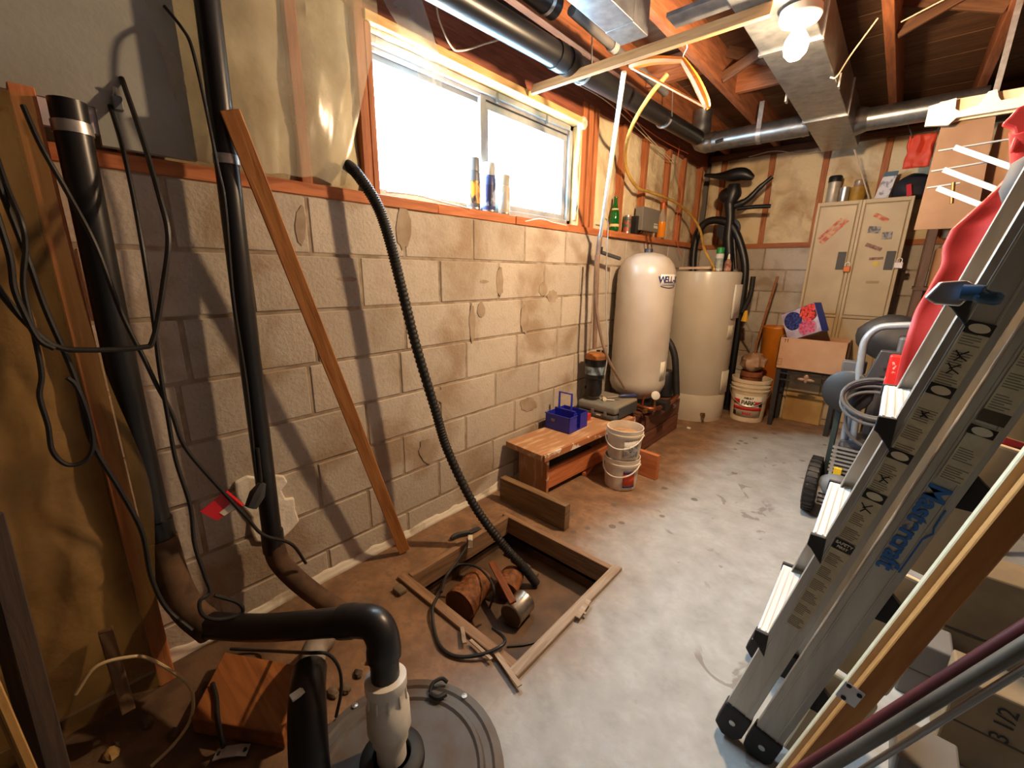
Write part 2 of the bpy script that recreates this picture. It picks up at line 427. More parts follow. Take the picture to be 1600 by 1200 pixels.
# smeared mortar and damp marks on the blocks
M_smear = mat('mortar_smear', (168,152,132), (146,128,108), 14, .95, bump=.4)
for cx_,cy_,w_,h_ in ((781,440,11,44),(849,452,13,22),(863,463,16,18),(820,498,12,46),(752,484,12,24),(738,505,9,60),(631,356,24,66),(470,352,16,60),(757,440,14,5),(543,436,30,8),(688,618,16,20),(666,704,22,40),(826,632,26,22)):
    q_ = []
    for k_ in range(18):
        a_ = 2*PI*k_/18; rr_ = .5*(1+.35*nse(k_*1.3,cx_*.1)); p_ = W(cx_+w_*rr_*math.cos(a_), cy_+h_*rr_*math.sin(a_), x=.002); q_.append((p_.y,p_.z))
    MB().prism(q_, (.0005,0,0), (0,1,0), (0,0,1), .0022).build('mortar_smear', M_smear, wall_left, False)
# ---- back wall
b = MB().box((-.1,Y1+.006,-.1), (X1+.1,Y1+.2,ZB+.02)); wall_back = struct(b.build('wall_back', M_mortar, local=False))
for k in range(7):
    z0 = ZB-.2*(k+1)+J/2; x = .0 if k%2 else -.2
    while x < 2.6:
        a = max(x+J/2, .0); e = x+.4-J/2
        block(wall_back, (a, Y1+random.uniform(-.001,.001), z0), 'x', e-a, .2-J); x += .4
board('sill_plate', (0,Y1+.05,ZB+.02), (X1,Y1+.05,ZB+.02), .11, .042, M_stud, wall_back)
bs = [.13,.545,.955,1.355,1.76,2.16]
for x in bs: board('stud', (x,Y1+.045,ZB+.04), (x+.0,Y1+.045,2.34), .045, .09, M_stud, wall_back, up=(0,1,0))
for a,e in zip([-.02]+bs, bs+[2.6]): batt(wall_back, 'x', a+.024, e-.024, ZB+.03, 2.36, Y1+.012, amp=.026)
b = MB().box((-.2,Y1+.09,ZB), (X1+.15,Y1+.2,2.62)); b.build('sheathing', M_outer, wall_back)
board('top_plate', (0,Y1+.03,2.37), (X1,Y1+.03,2.37), .12, .05, M_dark, wall_back)
board('rim_board', (0,Y1+.06,2.5), (X1,Y1+.06,2.5), .04, .2, M_dark, wall_back)
# ---- unseen walls that close the room
M_wallr = mat('bare_wall', (128,118,106), (104,94,84), 4, .9)
struct(MB().box((X1,Y0-.1,-.1), (X1+.15,Y1+.2,2.63)).build('wall_right', M_wallr))
struct(MB().box((-.2,Y0-.15,-.1), (X1+.15,Y0,2.62)).build('wall_rear', M_wallr))
# ---- ceiling: plank subfloor and joists
M_sub = wood('dark_subfloor', (122,88,60), (88,60,40), rnd=.2)
ceil = struct(MB().box((-.2,Y0-.15,2.625), (X1+.15,Y1+.2,2.66)).build('ceiling', M_sub, local=False))
for i in range(26):
    y = Y0+.14+i*.29
    if y < .3: continue
    board('subfloor_plank', (-.1,y,2.614), (X1,y,2.614), .282, .022, M_sub, ceil)
M_joist = wood('joist_pine', (170,104,64), (120,70,42), rnd=.12)
for x in (.145,.56,.955,1.36,1.77,2.18,2.59,3.0,3.41): board('joist', (x,Y0,2.502), (x,Y1+.03,2.502), .042, .20, M_joist, ceil)
# cross bridging between the joists
for xa,xb in ((.58,.935),(1.38,1.75),(1.79,2.16)):
    for y in (3.05,):
        board('bridging', (xa,y,2.43), (xb,y,2.58), .019, .06, M_dark, ceil)
        board('bridging', (xa,y+.03,2.58), (xb,y+.03,2.43), .019, .06, M_dark, ceil)
for xa,xb,y in ((.58,.935,3.35),(.17,.54,2.9)): board('blocking', (xa,y,2.5), (xb,y,2.5), .04, .14, M_joist, ceil)

# ---- window
M_vin = mat('window_vinyl', (168,168,166), (144,144,144), 8, .45)
M_gap = mat('window_track', (120,122,124), None, rough=.5, metal=.4)
def glass(name, c, dirt, d0, d1, sc):
    m = bpy.data.materials.new(name); m.use_nodes = True; N = m.node_tree.nodes; L = m.node_tree.links; N.clear()
    o = N.new('ShaderNodeOutputMaterial'); t = N.new('ShaderNodeBsdfTransparent'); t.inputs[0].default_value = c
    g = N.new('ShaderNodeBsdfGlossy'); g.inputs['Roughness'].default_value = .03
    df = N.new('ShaderNodeBsdfTranslucent'); df.inputs[0].default_value = dirt
    lw = N.new('ShaderNodeLayerWeight'); lw.inputs[0].default_value = .2; fr = N.new('ShaderNodeMapRange'); fr.inputs[3].default_value = .03; fr.inputs[4].default_value = .5; L.new(lw.outputs['Facing'], fr.inputs[0])
    m1 = N.new('ShaderNodeMixShader'); m2 = N.new('ShaderNodeMixShader')
    tc = N.new('ShaderNodeTexCoord'); nz = N.new('ShaderNodeTexNoise'); nz.inputs['Scale'].default_value = sc; nz.inputs['Detail'].default_value = 6
    mr = N.new('ShaderNodeMapRange'); mr.inputs[1].default_value = .4; mr.inputs[2].default_value = .65; mr.inputs[3].default_value = d0; mr.inputs[4].default_value = d1
    L.new(tc.outputs['Object'], nz.inputs['Vector']); L.new(nz.outputs['Fac'], mr.inputs[0])
    L.new(mr.outputs[0], m1.inputs[0]); L.new(t.outputs[0], m1.inputs[1]); L.new(df.outputs[0], m1.inputs[2])
    L.new(fr.outputs[0], m2.inputs[0]); L.new(m1.outputs[0], m2.inputs[1]); L.new(g.outputs[0], m2.inputs[2]); L.new(m2.outputs[0], o.inputs[0])
    return m
M_glass = glass('clear_pane', (.97,.99,1,1), (.8,.85,.9,1), .0, .05, 6)
M_glass2 = glass('dusty_pane', (.60,.75,.84,1), (.55,.65,.7,1), .25, .85, 7)
b = MB()
for lo,hi in (((-.11,WY0,WZ1-.03),(-.035,WY1,WZ1)), ((-.11,WY0,WZ0),(-.035,WY1,WZ0+.03)), ((-.11,WY0,WZ0),(-.035,WY0+.03,WZ1)), ((-.11,WY1-.035,WZ0),(-.035,WY1,WZ1))): b.box(lo,hi)
win = struct(b.build('window_1', M_vin, bevel=.003))
for i in range(4): MB().box((-.105+.018*i,WY0+.03,2.062+.021*i),(-.090+.018*i,WY1-.035,WZ1-.02)).build('track_rail', M_gap if i%2 else M_vin, win)
MB().box((-.09,1.652,WZ0+.03),(-.05,1.692,WZ1-.03)).build('meeting_stile', M_vin, win, bevel=.003)
for lo,hi in (((-.085,1.692,2.062),(-.055,2.405,2.095)), ((-.085,1.692,WZ0+.03),(-.055,2.405,WZ0+.062)), ((-.085,1.692,WZ0+.062),(-.055,1.712,2.062)), ((-.085,2.37,WZ0+.062),(-.055,2.405,2.062))):
    MB().box(lo,hi).build('sash_rail', M_vin, win, bevel=.003)
MB().box((-.078,WY0+.03,WZ0+.03),(-.074,1.655,2.085)).build('pane', M_glass, win)
MB().box((-.070,1.71,WZ0+.06),(-.066,2.372,2.065)).build('pane', M_glass2, win)
for y in (1.75,2.16): MB().box((-.04,y,WZ1-.05),(-.03,y+.012,WZ1-.005)).build('clip', M_gap, win)
win.location.x -= .032            # set back in the opening, the sill stays free in front of it
# rough frame of the window
M_yel = wood('yellow_pine', (224,186,124), (200,156,92))
fr = struct(board('trim_1', (-.05,WY0-.028,WZ1+.018), (-.05,WY1+.012,WZ1+.018), .11, .034, M_yel))
board('jamb', (-.055,WY0-.014,WZ0-.004), (-.055,WY0-.014,WZ1+.0), .026, .10, M_stud, fr, up=(1,0,0))
board('jamb', (-.055,WY1+.0065,WZ0-.004), (-.055,WY1+.0065,WZ1+.0), .011, .10, M_yel, fr, up=(1,0,0))
M_foam = mat('spray_foam', (228,222,206), (198,178,140), 20, .9, bump=.8, bscale=40)
b = MB(); b.tube(path([(-.03,WY1-.005,WZ0+.03),(-.02,WY1+.0,1.75),(-.028,WY1-.008,1.9),(-.02,WY1,2.05),(-.03,WY1+.005,WZ1)]), [.012+.006*abs(nse(i*.7,3)) for i in range(33)], 7)
b.ball((-.012,WY1+.012,WZ1+.01), (.03,.04,.04), 10); b.build('foam_seal', M_foam, fr, True)
b = MB(); b.tube(path([(-.035,WY0+.0,WZ1-.002),(-.03,1.15,WZ1-.004),(-.03,1.33,WZ1-.003)]), [.010+.006*abs(nse(i*.9,7)) for i in range(17)], 7); b.build('foam_seal', M_foam, fr, True)
# ================================================================== left foreground
# ---- insulated furring beside the camera
M_fur = mat('yellow_insulation', (182,146,88), (140,106,60), 4, .95, detail=6, dist=.6, bump=.6, bscale=18)
board('stud', (.052,.0765,.0), (.052,.0765,1.66), .042, .09, M_orange, wall_left, up=(1,0,0))
board('stud', (.052,-.33,.0), (.052,-.33,1.66), .042, .09, M_orange, wall_left, up=(1,0,0))
batt(wall_left, 'y', -.31, .052, .03, 1.62, .05, M_fur, .02)
batt(wall_left, 'y', -.9, -.35, .03, 1.62, .05, M_fur, .02)
M_panel = mat('grey_foam_board', (168,168,160), (150,150,142), 3, .8, bump=.1, bscale=60)
M_edge = mat('foam_board_edge', (198,192,200), (176,166,180), 6, .8)
pn = thing('foam_panel', 'large flat grey foam board above the block wall beside the black pipes', 'panel', (.05,-.2,1.58))
MB().box((.010,-1.0,1.66), (.035,.20,2.39)).build('sheet', M_panel, pn)
MB().box((.010,.20,1.575), (.035,.40,2.39)).build('sheet', M_panel, pn)
MB().box((.008,.10,1.60), (.03,.20,1.66)).build('torn_edge', M_edge, pn)
def film(name, tint, a0, a1, rough=.18):
    m = bpy.data.materials.new(name); m.use_nodes = True; N = m.node_tree.nodes; L = m.node_tree.links; N.clear()
    o = N.new('ShaderNodeOutputMaterial'); t = N.new('ShaderNodeBsdfTransparent')
    p = N.new('ShaderNodeBsdfPrincipled'); p.inputs['Base Color'].default_value = tint; p.inputs['Roughness'].default_value = rough
    ms = N.new('ShaderNodeMixShader'); tc = N.new('ShaderNodeTexCoord'); nz = N.new('ShaderNodeTexNoise'); nz.inputs['Scale'].default_value = 3.5; nz.inputs['Detail'].default_value = 5
    mr = N.new('ShaderNodeMapRange'); mr.inputs[1].default_value = .35; mr.inputs[2].default_value = .7; mr.inputs[3].default_value = a0; mr.inputs[4].default_value = a1
    L.new(tc.outputs['Object'], nz.inputs['Vector']); L.new(nz.outputs['Fac'], mr.inputs[0]); L.new(mr.outputs[0], ms.inputs[0])
    L.new(t.outputs[0], ms.inputs[1]); L.new(p.outputs[0], ms.inputs[2]); L.new(ms.outputs[0], o.inputs[0]); return m
M_film = film('vapour_barrier', rgb(206,198,174), .26, .58)
M_film2 = film('dusty_film', rgb(176,142,86), .22, .5)
M_film3 = film('clear_film', rgb(200,214,218), .3, .6)
def sheet(name, fn, nu, nv, m, label): return tag(MB().grid(fn, nu, nv).build(name, m, None, True), label, 'plastic sheet')
def f1(u,v):
    z = 1.575+.82*v; yl = .39-.11*v; yr = .845+.175*min(1,v*1.5)
    y = yl+(yr-yl)*u
    bul = .045*math.sin(PI*min(1,u*1.02))*(.35+.65*math.sin(PI*min(1,.12+v*.9)))
    return Vector((.036+bul+.014*nse(u*5,v*2.2,1)+.006*abs(nse(u*12+v*3,v*3,4)), y, z+.02*(1-v)*nse(u*6,2)))
sheet('vapour_barrier', f1, 44, 50, M_film, 'milky plastic vapour barrier bulging over studs and insulation beside the window')
def f2(u,v):
    z = .02+1.62*v; fl = math.exp(-((v-.42)/.16)**2); y0, y1 = -.9, .090+.042*fl
    y = y0+(y1-y0)*u; k = min(1,max(0,(y-.01)/.07)); k = k*k*(3-2*k)
    return Vector((.110+.012*abs(nse(u*9,v*5,9))*(1-.7*k)+.060*k*math.sqrt(fl), y, z))
sheet('vapour_barrier', f2, 60, 44, M_film2, 'dusty yellowed plastic sheet over floor-to-sill insulation and an orange stud')
def f3(u,v):
    a = W(672,0,x=.02); c = W(690,112,x=.02)
    q = [(650,-30),(672,60),(650,95),(662,130)][:]
    L = [(590,-20),(628,55),(648,85),(655,128)]; R = [(655,-20),(690,85),(703,100),(692,136)]
    k = min(2, int(v*3)); t = v*3-k
    l = Vector(L[k]).lerp(Vector(L[k+1]), t); r = Vector(R[k]).lerp(Vector(R[k+1]), t); p = l.lerp(r, u)
    w = W(p.x, p.y, x=.02); w.x += .012*nse(u*3,v*5,2)+.01*math.sin(u*5); return w
sheet('plastic_strip', f3, 10, 22, M_film3, 'clear torn plastic strip hanging over the top of the window')

# ---- vertical drain pipes
M_strap = mat('strap_steel', (206,204,200), (170,168,164), 30, .35, .8)
pa = thing('drain_pipe', 'thin black drain pipe standing behind the leaning wooden stick, in white foam at its foot', 'pipe', (.1,.43,0))
MB().tube([(.1,.474,2.4),(.1,.455,1.6),(.1,.44,1.0),(.1,.428,.34)], .031, 16).build('pipe_run', M_abs, pa, True)
MB().tube([(.1,.4285,.375),(.1,.427,.30)], .036, 16).build('coupling', M_abs, pa, True)
MB().tube(path([(.1,.427,.33),(.115,.44,.24),(.19,.505,.12),(.33,.62,-.02)]), .035, 14).build('clay_elbow', M_grime, pa, True)
MB().tube([(.1,.455,1.565),(.1,.455,1.59)], .0335, 16).build('strap', M_strap, pa, True)
pb = thing('drain_pipe', 'thick black drain pipe beside the orange stud, bending over to the sump check valve', 'pipe', (.1,.134,0))
MB().tube([(.1,.145,1.645),(.1,.135,1.0),(.1,.134,.50)], .034, 18).build('pipe_run', M_abs, pb, True)
MB().tube([(.1,.1445,1.575),(.1,.1445,1.60)], .0365, 18).build('strap', M_strap, pb, True)
MB().tube([(.1,.134,.56),(.1,.134,.47)], .039, 18).build('coupling', M_abs, pb, True)
MB().tube(path([(.1,.134,.5),(.112,.14,.36),(.16,.155,.27),(.25,.19,.225)]), .042, 16).build('grimy_bend', M_grime, pb, True)
MB().tube(path([(.22,.178,.232),(.40,.272,.272),(.62,.386,.352),(.69,.422,.378)], 4), .037, 18).build('pipe_run', M_abs, pb, True)
el = path([(.655,.405,.365),(.70,.428,.381),(.745,.447,.388),(.775,.451,.36),(.783,.447,.31)], 6)
MB().tube(el, [.044]*5+[.042]*(len(el)-9)+[.044]*4, 18).build('elbow', M_abs, pb, True)
MB().tube([(.782,.447,.35),(.80,.437,.24)], .036, 18).build('pipe_run', M_abs, pb, True)
# check valve
M_pvc = mat('white_pvc', (224,222,214), (196,186,166), 9, .45, contrast=(.45,.75))
c0, c1 = Vector((.795,.440,.262)), Vector((.825,.424,.028)); ax = (c1-c0).normalized(); ln = (c1-c0).length
cv = thing('check_valve', 'white plastic check valve rising from the grey sump lid', 'valve', c1)
MB().lathe([(.038,0),(.053,.004),(.053,.03),(.047,.04),(.047,.065),(.055,.08),(.056,.145),(.047,.165),(.046,.18),(.038,.185),(.038,ln)], c0, ax, 28).build('body', M_pvc, cv, True)
for k in range(10):
    a = 2*PI*k/10; X = ax.orthogonal().normalized(); Y = ax.cross(X); d = X*math.cos(a)+Y*math.sin(a)
    MB().bar(c0+ax*.036+d*.048, c0+ax*.07+d*.049, .004, .006, d).build('rib', M_pvc, cv)
lid = thing('sump_lid', 'round grey plastic sump lid with raised rings set in the floor', 'lid', (.87,.42,0))
M_lid = mat('grey_lid', (96,94,92), (84,66,50), 5, .6, contrast=(.45,.62), detail=7)
MB().lathe([(.27,0),(.268,.012),(.245,.016),(.238,.010),(.22,.010),(.214,.018),(.205,.018),(.198,.011),(.0,.012)], (.87,.42,0), n=48).build('cover', M_lid, lid, True)
MB().lathe([(.085,.012),(.083,.03),(.07,.04),(.05,.04),(.048,.03),(.048,.012)], (.826,.424,0), n=32).build('rubber_grommet', M_rub, lid, True)
for a in (.4,1.7,3.1,4.6): MB().lathe([(.009,.012),(.009,.02),(0,.022)], (.87+.252*math.cos(a),.42+.252*math.sin(a),0), n=8).build('bolt', M_bolt, lid)
vp = thing('vent_pipe', 'short grey and black vent pipe arching from the sump lid to the floor', 'pipe', (.745,.26,0))
q = path([(.76,.245,.012),(.735,.255,.12),(.66,.292,.205),(.58,.333,.205)], 6)
MB().tube(q, [.038]*3+[.046]*10+[.045]*(len(q)-13), 18).build('elbow', M_abs, vp, True)
MB().tube(path([(.585,.33,.205),(.46,.40,.15),(.31,.485,.0)], 6), .036, 16).build('pipe_run', mat('dusty_grey_pipe', (150,142,130), (120,108,94), 8, .6), vp, True)
MB().box((.655,.255,.244),(.675,.285,.2505)).build('sticker', M_label, vp)

# ---- leaning stick
board_obj = board('wooden_stick', W(359,172,x=.152), Vector((.105,.958,.012)), .018, .05, wood('stick_pine', (186,126,66), (150,92,42)), up=(.3,.9,.2))
tag(board_obj, 'long thin wooden stick leaning from the floor against the thin black pipe', 'stick')

# ---- corrugated hose
hp = [(540,256,.02),(558,272,.06),(588,318,.10),(607,370,.12),(625,440,.13),(650,540,.15),(680,640,.18),(700,705,.21),(740,788,.30),(785,850,.43)]
hpts = [W(a,c,x=x) for a,c,x in hp]+[W(817,885,z=-.06), W(838,912,z=-.15)]
hh = path(hpts, 56); b = MB(); b.tube(hh, [.0215 if i%4 < 2 else .0185 for i in range(len(hh))], 12)
tag(b.build('corrugated_hose', M_rub, None, True), 'black corrugated drain hose running from the sill down into the pit', 'hose')

# ---- cords at the left
def pts(L, x): return [W(a,c,x=(x if len(t)==0 else t[0])) for a,c,*t in L]
cords = [
 ('thick grey loop of cable hanging across the orange stud', [(-30,400),(0,455),(45,508),(85,540),(130,547),(220,543),(240,528),(256,440),(263,370),(250,310,.22),(222,215,.13),(190,122,.036)], .26, .0062),
 ('black cable hanging beside the thick drain pipe and ending in a loop by its bend', [(172,165,.036),(190,225,.10),(207,300,.16),(225,400),(240,500),(250,580),(262,650),(275,720,.23),(297,790,.25),(304,850,.27),(320,900,.29),(328,925,.305),(312,940,.315),(318,962,.325),(345,968,.328),(378,958,.33),(372,942,.325),(335,930,.315)], .22, .0052),
 ('black cable crossing the thick drain pipe down to the red tag', [(36,165,.135),(65,230,.165),(105,300,.18),(150,385),(190,490),(225,560),(245,602),(268,645),(290,700),(345,765),(385,808),(412,836),(455,850),(478,880,.18)], .21, .0052),
 ('black cable hanging in a long round loop over the yellowed plastic sheet', [(-20,200,.12),(10,290,.2),(33,345),(40,385),(37,450),(55,530),(65,585),(62,620),(75,665),(82,705),(105,726),(133,720),(145,695),(138,650),(120,605),(105,590)], .25, .005),
 ('black cable running down the face of the orange stud to the floor', [(-5,280,.2),(40,395),(70,480),(105,560),(122,607),(143,690),(190,770),(222,832),(236,900),(260,950,.26),(300,985,.30)], .24, .0056),
 ('black cable disappearing behind the thick grey loop at the stud', [(-10,320),(15,400),(22,450),(38,490),(60,530),(85,545)], .275, .0055),
 ('black cable clipped along the thin drain pipe above the leaning stick', [(257,10,.05),(285,45,.09),(300,75,.125),(320,160),(340,260),(352,320),(365,470),(385,600),(400,740)], .142, .0042)]
for lab,L,x,r in cords: cord('cable', pts(L,x), r, M_cord, label=lab, group='cables at the left wall')
clip = thing('cable_clip', 'small grey plastic clip holding a cable on the foam board', 'clip', W(180,160,x=.05))
p = W(182,158,x=.05); MB().box((p.x-.02,p.y-.008,p.z-.02),(p.x+.006,p.y+.012,p.z+.012)).build('clip_body', mat('grey_plastic', (110,112,116), None, rough=.5), clip, bevel=.003)
MB().tube([(p.x-.01,p.y,p.z+.01),(p.x+.004,p.y+.002,p.z+.03)], .004, 8).build('nail', M_bolt, clip, True)
tg = thing('warning_tag', 'red plastic tag with a small printed sticker folded over a black cable', 'tag', W(350,790,x=.2))
a,b2,c,d = [W(*t, x=.2) for t in ((352,768),(378,790),(338,813),(312,799))]
n = (b2-a).cross(d-a).normalized()*.002
M_tag = mat('red_tag', (214,34,46), None, rough=.35)
MB().add([a-n,b2-n,c-n,d-n,a+n,b2+n,c+n,d+n], [(3,2,1,0),(4,5,6,7),(0,1,5,4),(1,2,6,5),(2,3,7,6),(3,0,4,7)]).build('flap', M_tag, tg)
s = n*1.8
e = [a.lerp(b2,.55).lerp(d.lerp(c,.75),t) for t in (.1,.7)]+[a.lerp(b2,.95).lerp(d.lerp(c,.98),t) for t in (.7,.1)]
MB().add([q-s for q in e]+[q+s for q in e], [(3,2,1,0),(4,5,6,7),(0,1,5,4),(1,2,6,5),(2,3,7,6),(3,0,4,7)]).build('sticker', M_label, tg)
MB().tube([a,b2], .006, 8).build('fold', M_tag, tg, True)
pg = thing('plug_adapter', 'dark grey rubber plug adapter hanging at the foot of the thin black pipe', 'plug', W(400,775,x=.15))
b = MB(); b.tube([W(410,755,x=.15), W(402,772,x=.15), W(392,792,x=.15)], [.012,.026,.02], 8); b.build('plug_body', mat('grey_rubber', (62,64,66), None, rough=.7), pg, True)
b = MB(); b.tube(path([W(402,700,x=.145), W(406,735,x=.147), W(408,758,x=.15)],4), .006, 8); b.build('plug_lead', M_cord, pg, True)
# foam patch in the block wall behind the pipe foot
M_patch = mat('white_foam_patch', (232,226,212), (196,160,120), 11, .9, contrast=(.5,.85), bump=.6, bscale=30)
poly = [(365,752),(385,742),(400,745),(420,740),(442,742),(448,752),(438,765),(445,778),(458,776),(460,795),(466,812),(455,825),(445,835),(438,842),(420,846),(398,845),(390,825),(392,808),(378,790),(368,775)]
P3 = [W(a,c,x=.0) for a,c in poly]
MB().prism([(q.y,q.z) for q in P3], (-.004,0,0), (0,1,0), (0,0,1), .018).build('foam_patch', M_patch, wall_left, False, bevel=.006)

# ---- loose things on the dark floor by the sump
q = [W(355,1040,z=0), W(474,1062,z=0), W(446,1172,z=0), W(303,1146,z=0)]
b = MB().prism([(v.x,v.y) for v in reversed(q)], (0,0,.002), (1,0,0), (0,1,0), .055)
wb = b.build('wood_block', wood('block_pine', (176,110,54), (128,74,32), scale=4), None, False, bevel=.004)
tag(wb, 'sawn orange wooden block lying on the dark floor by the sump', 'block')
cord('cable', [W(332,1068,z=.062), W(338,1090,z=.062), W(340,1120,z=.062), W(345,1150,z=.05), W(350,1170,z=.01)], .0065, M_cord, label='short black cable draped across the orange wooden block')
cord('cable', [W(118,1085,x=.25), W(150,1042,x=.25), W(200,1027,x=.25), W(235,1030,x=.25), W(290,1065,z=.13), W(302,1095,z=.09), W(295,1130,z=.04), W(270,1165,z=.02), W(236,1198,z=.008)], .0045, mat('cream_cable', (196,174,132), None, rough=.6), label='stiff cream cable curling up off the dark floor')
cord('cable', [W(360,1014,z=.02), W(420,1017,z=.03), W(480,1020,z=.25), W(512,1022,z=.245), W(530,1045,z=.16), W(533,1080,z=.09), W(525,1120,z=.02)], .0048, M_cord, label='thin black cable looped over the arching vent pipe')
br = thing('pipe_strap', 'bent silver metal strap with two holes lying by the wooden block', 'strap', W(360,1180,z=0))
a, e = W(336,1180,z=.012), W(388,1172,z=.012); m_ = (a+e)/2; m_.z = .022
M_zn = mat('zinc_strap', (206,208,210), None, rough=.4, metal=.5)
for p,q2 in ((a,a.lerp(m_,.6)),(a.lerp(m_,.55),m_.lerp(e,.45)),(m_.lerp(e,.4),e)): MB().bar(p,q2,.03,.003).build('strap_leaf', M_zn, br)
for p in (a.lerp(m_,.25), m_.lerp(e,.78)): MB().lathe([(.006,0),(.006,.0022)], p, n=12).build('screw_hole', M_ink, br)
tag(board('rough_board', W(-30,800,x=.55), W(85,1225,x=.62), .03, .09, wood('wet_board', (70,52,40), (42,32,26)), up=(1,.3,.2)), 'dark wet board leaning over the yellowed plastic sheet', 'board')
tag(board('trim_strip', W(-25,1040,x=.68), W(60,1235,x=.72), .012, .035, wood('yellow_strip', (188,148,82), (150,112,56)), up=(1,.3,.2)), 'narrow yellow wooden strip beside the dark wet board', 'strip')
# wooden stake showing through the plastic
tag(board('wooden_stake', W(165,985,x=.16), W(200,1108,x=.22), .03, .04, M_old, up=(1,0,0)), 'short weathered stake standing at the foot of the yellowed plastic', 'stake')
# debris
M_deb = mat('grey_litter', (120,104,84), (66,54,44), 20, .9)
for i,(a,c) in enumerate([(175,1180),(185,1165),(232,1130),(300,1010),(520,1085),(540,1078),(560,1055),(578,1035),(250,1080),(120,1150)]):
    p = W(a,c,z=0); 
    if p.x < .14: p.x = .15+.02*i
    s = random.uniform(.012,.028); b = MB(); 
    b.ball((p.x,p.y,.006), (s, s*.7, .011), 8)
    for v in b.v: v += Vector((.006*nse(v.x*90,v.y*90),.006*nse(v.y*80,v.x*80,3),0))
    tag(b.build('rubble_chip', M_deb if i else mat('tan_chip', (170,138,84), None), None, False), 'small dark chip of rubble on the floor around the sump', 'rubble', 'chips around the sump')

# ================================================================== in and around the pit
M_bark = mat('wet_bark', (150,92,48), (84,50,28), 16, .7, stretch=(3,3,1), bump=.9, contrast=(.3,.7))
M_cut = mat('cut_wood', (112,78,46), (84,56,32), 12, .7)
def log(c0, c1, r, label):
    c0, c1 = Vector(c0), Vector(c1); t = thing('log', label, 'log', ((c0.x+c1.x)/2,(c0.y+c1.y)/2,min(c0.z,c1.z)-r), 'logs in the pit')
    k = 12; P = [c0.lerp(c1, i/k) for i in range(k+1)]; b = MB(); b.tube(P, r, 22)
    ax = (c1-c0).normalized()
    for v in b.v:
        d = v-c0; d -= ax*d.dot(ax); v += d.normalized()*.012*nse(v.x*14,v.y*14,v.z*14)
    b.build('bark', M_bark, t, True); b = MB().lathe([(r*.9,-.002),(0,-.0035)], c0, ax, 22, False); b.build('cut_end', M_cut, t); return t
log((.458,.985,-.095), (.418,1.15,-.092), .068, 'fat round log with rough wet bark lying in the pit')
log((.532,1.19,-.113), (.482,1.30,-.113), .050, 'wet log wedged behind the tin can in the pit')
M_can = mat('tin', (196,194,190), (150,140,126), 12, .3, .85)
cn = thing('tin_can', 'shiny tin can with a dark lid lying on its side in the pit', 'can', W(808,965,z=-.16))
a = Vector((.645,1.10,-.113)); e = Vector((.62,1.29,-.113)); ax = (e-a).normalized()
MB().lathe([(.049,0),(.052,.004),(.05,.01),(.05,.1),(.052,.105),(.05,.11),(0,.11)], a, ax, 28).build('can_body', M_can, cn, True)
MB().lathe([(.047,-.001),(.044,-.0025),(0,-.0025)], a, ax, 28, False).build('can_lid', mat('rusty_lid', (86,68,54), (60,48,40), 9, .5), cn)
tag(board('wood_strip', W(768,878,z=-.02), W(802,942,z=-.045), .03, .012, wood('rusty_strip', (150,84,40), (108,58,28)), up=(.4,-.4,.8)), 'short rust-coloured wooden strip across the logs in the pit', 'strip')
pu = cord('cable', [W(733,842,z=.02), W(728,856,z=.012), W(712,880,z=.012), W(695,905,z=.014), W(688,925,z=.016), W(676,950,z=.024), W(679,985,z=.01), W(690,1012,z=.01), W(715,1026,z=.01), W(755,1022,z=.02), W(785,1008,z=.03), W(787,996,z=-.0), W(770,982,z=-.06)], .0062, M_cord, label='thick black cord looping over the pit curb with a tag end')
cord('cable', [W(690,925,z=.034), W(700,895,z=.012), W(718,882,z=.0), W(745,886,z=.004), W(765,905,z=.002), W(772,925,z=-.01), W(765,950,z=-.09)], .005, M_cord, label='black cord curled over the fat log in the pit')
cord('cable', [W(792,1010,z=-.16), W(830,1005,z=-.16), W(880,985,z=-.16)], .004, M_cord, label='thin dark wire lying on the pit bottom')
pt = thing('paper_tag', 'small pale paper tag hanging from the black cord by the pit', 'tag', W(734,850,z=.0))
a = W(735,836,z=.03); MB().bar(a, W(735,856,z=.012), .022, .002, (0,0,1)).build('tag_leaf', M_label, pt)
pk = thing('trowel_handle', 'black tool with a pointed handle lying on the floor by the pit corner', 'tool', W(725,835,z=0))
b = MB(); b.tube(path([W(704,842,z=.012), W(715,836,z=.014), W(733,832,z=.014)],4), [.007,.012,.013,.013,.013,.012,.012,.012,.01], 8); b.build('handle', M_blk, pk, True)
b = MB(); b.bar(W(733,832,z=.012), W(750,825,z=.008), .03, .006); b.build('blade', mat('dull_steel', (90,92,98), None, rough=.4, metal=.8), pk)
for i,(a,c,e,f) in enumerate([(902,965,920,938),(775,1020,812,1072),(722,980,726,1005),(735,1000,768,1030),(915,960,908,950)]):
    p0, p1 = W(a,c,z=.018), W(e,f,z=.020)
    tag(MB().bar(p0, p1, .02-.003*i, .005).build('splinter', M_kerb, None, False), 'thin pale splinter of wood lying against the pit curb', 'splinter', 'splinters by the pit curb')
b = MB(); P = path([W(672,1082,z=.024), W(676,1068,z=.034), W(690,1060,z=.036), W(699,1066,z=.026)], 5); b.tube(P, .006, 8)
b.tube(path([W(672,1084,z=.026), W(684,1090,z=.026), W(697,1084,z=.026)], 4), .008, 8)
tag(b.build('pipe_clamp', M_rub, None, True), 'curled black pipe clamp lying on the dirty floor', 'clamp')
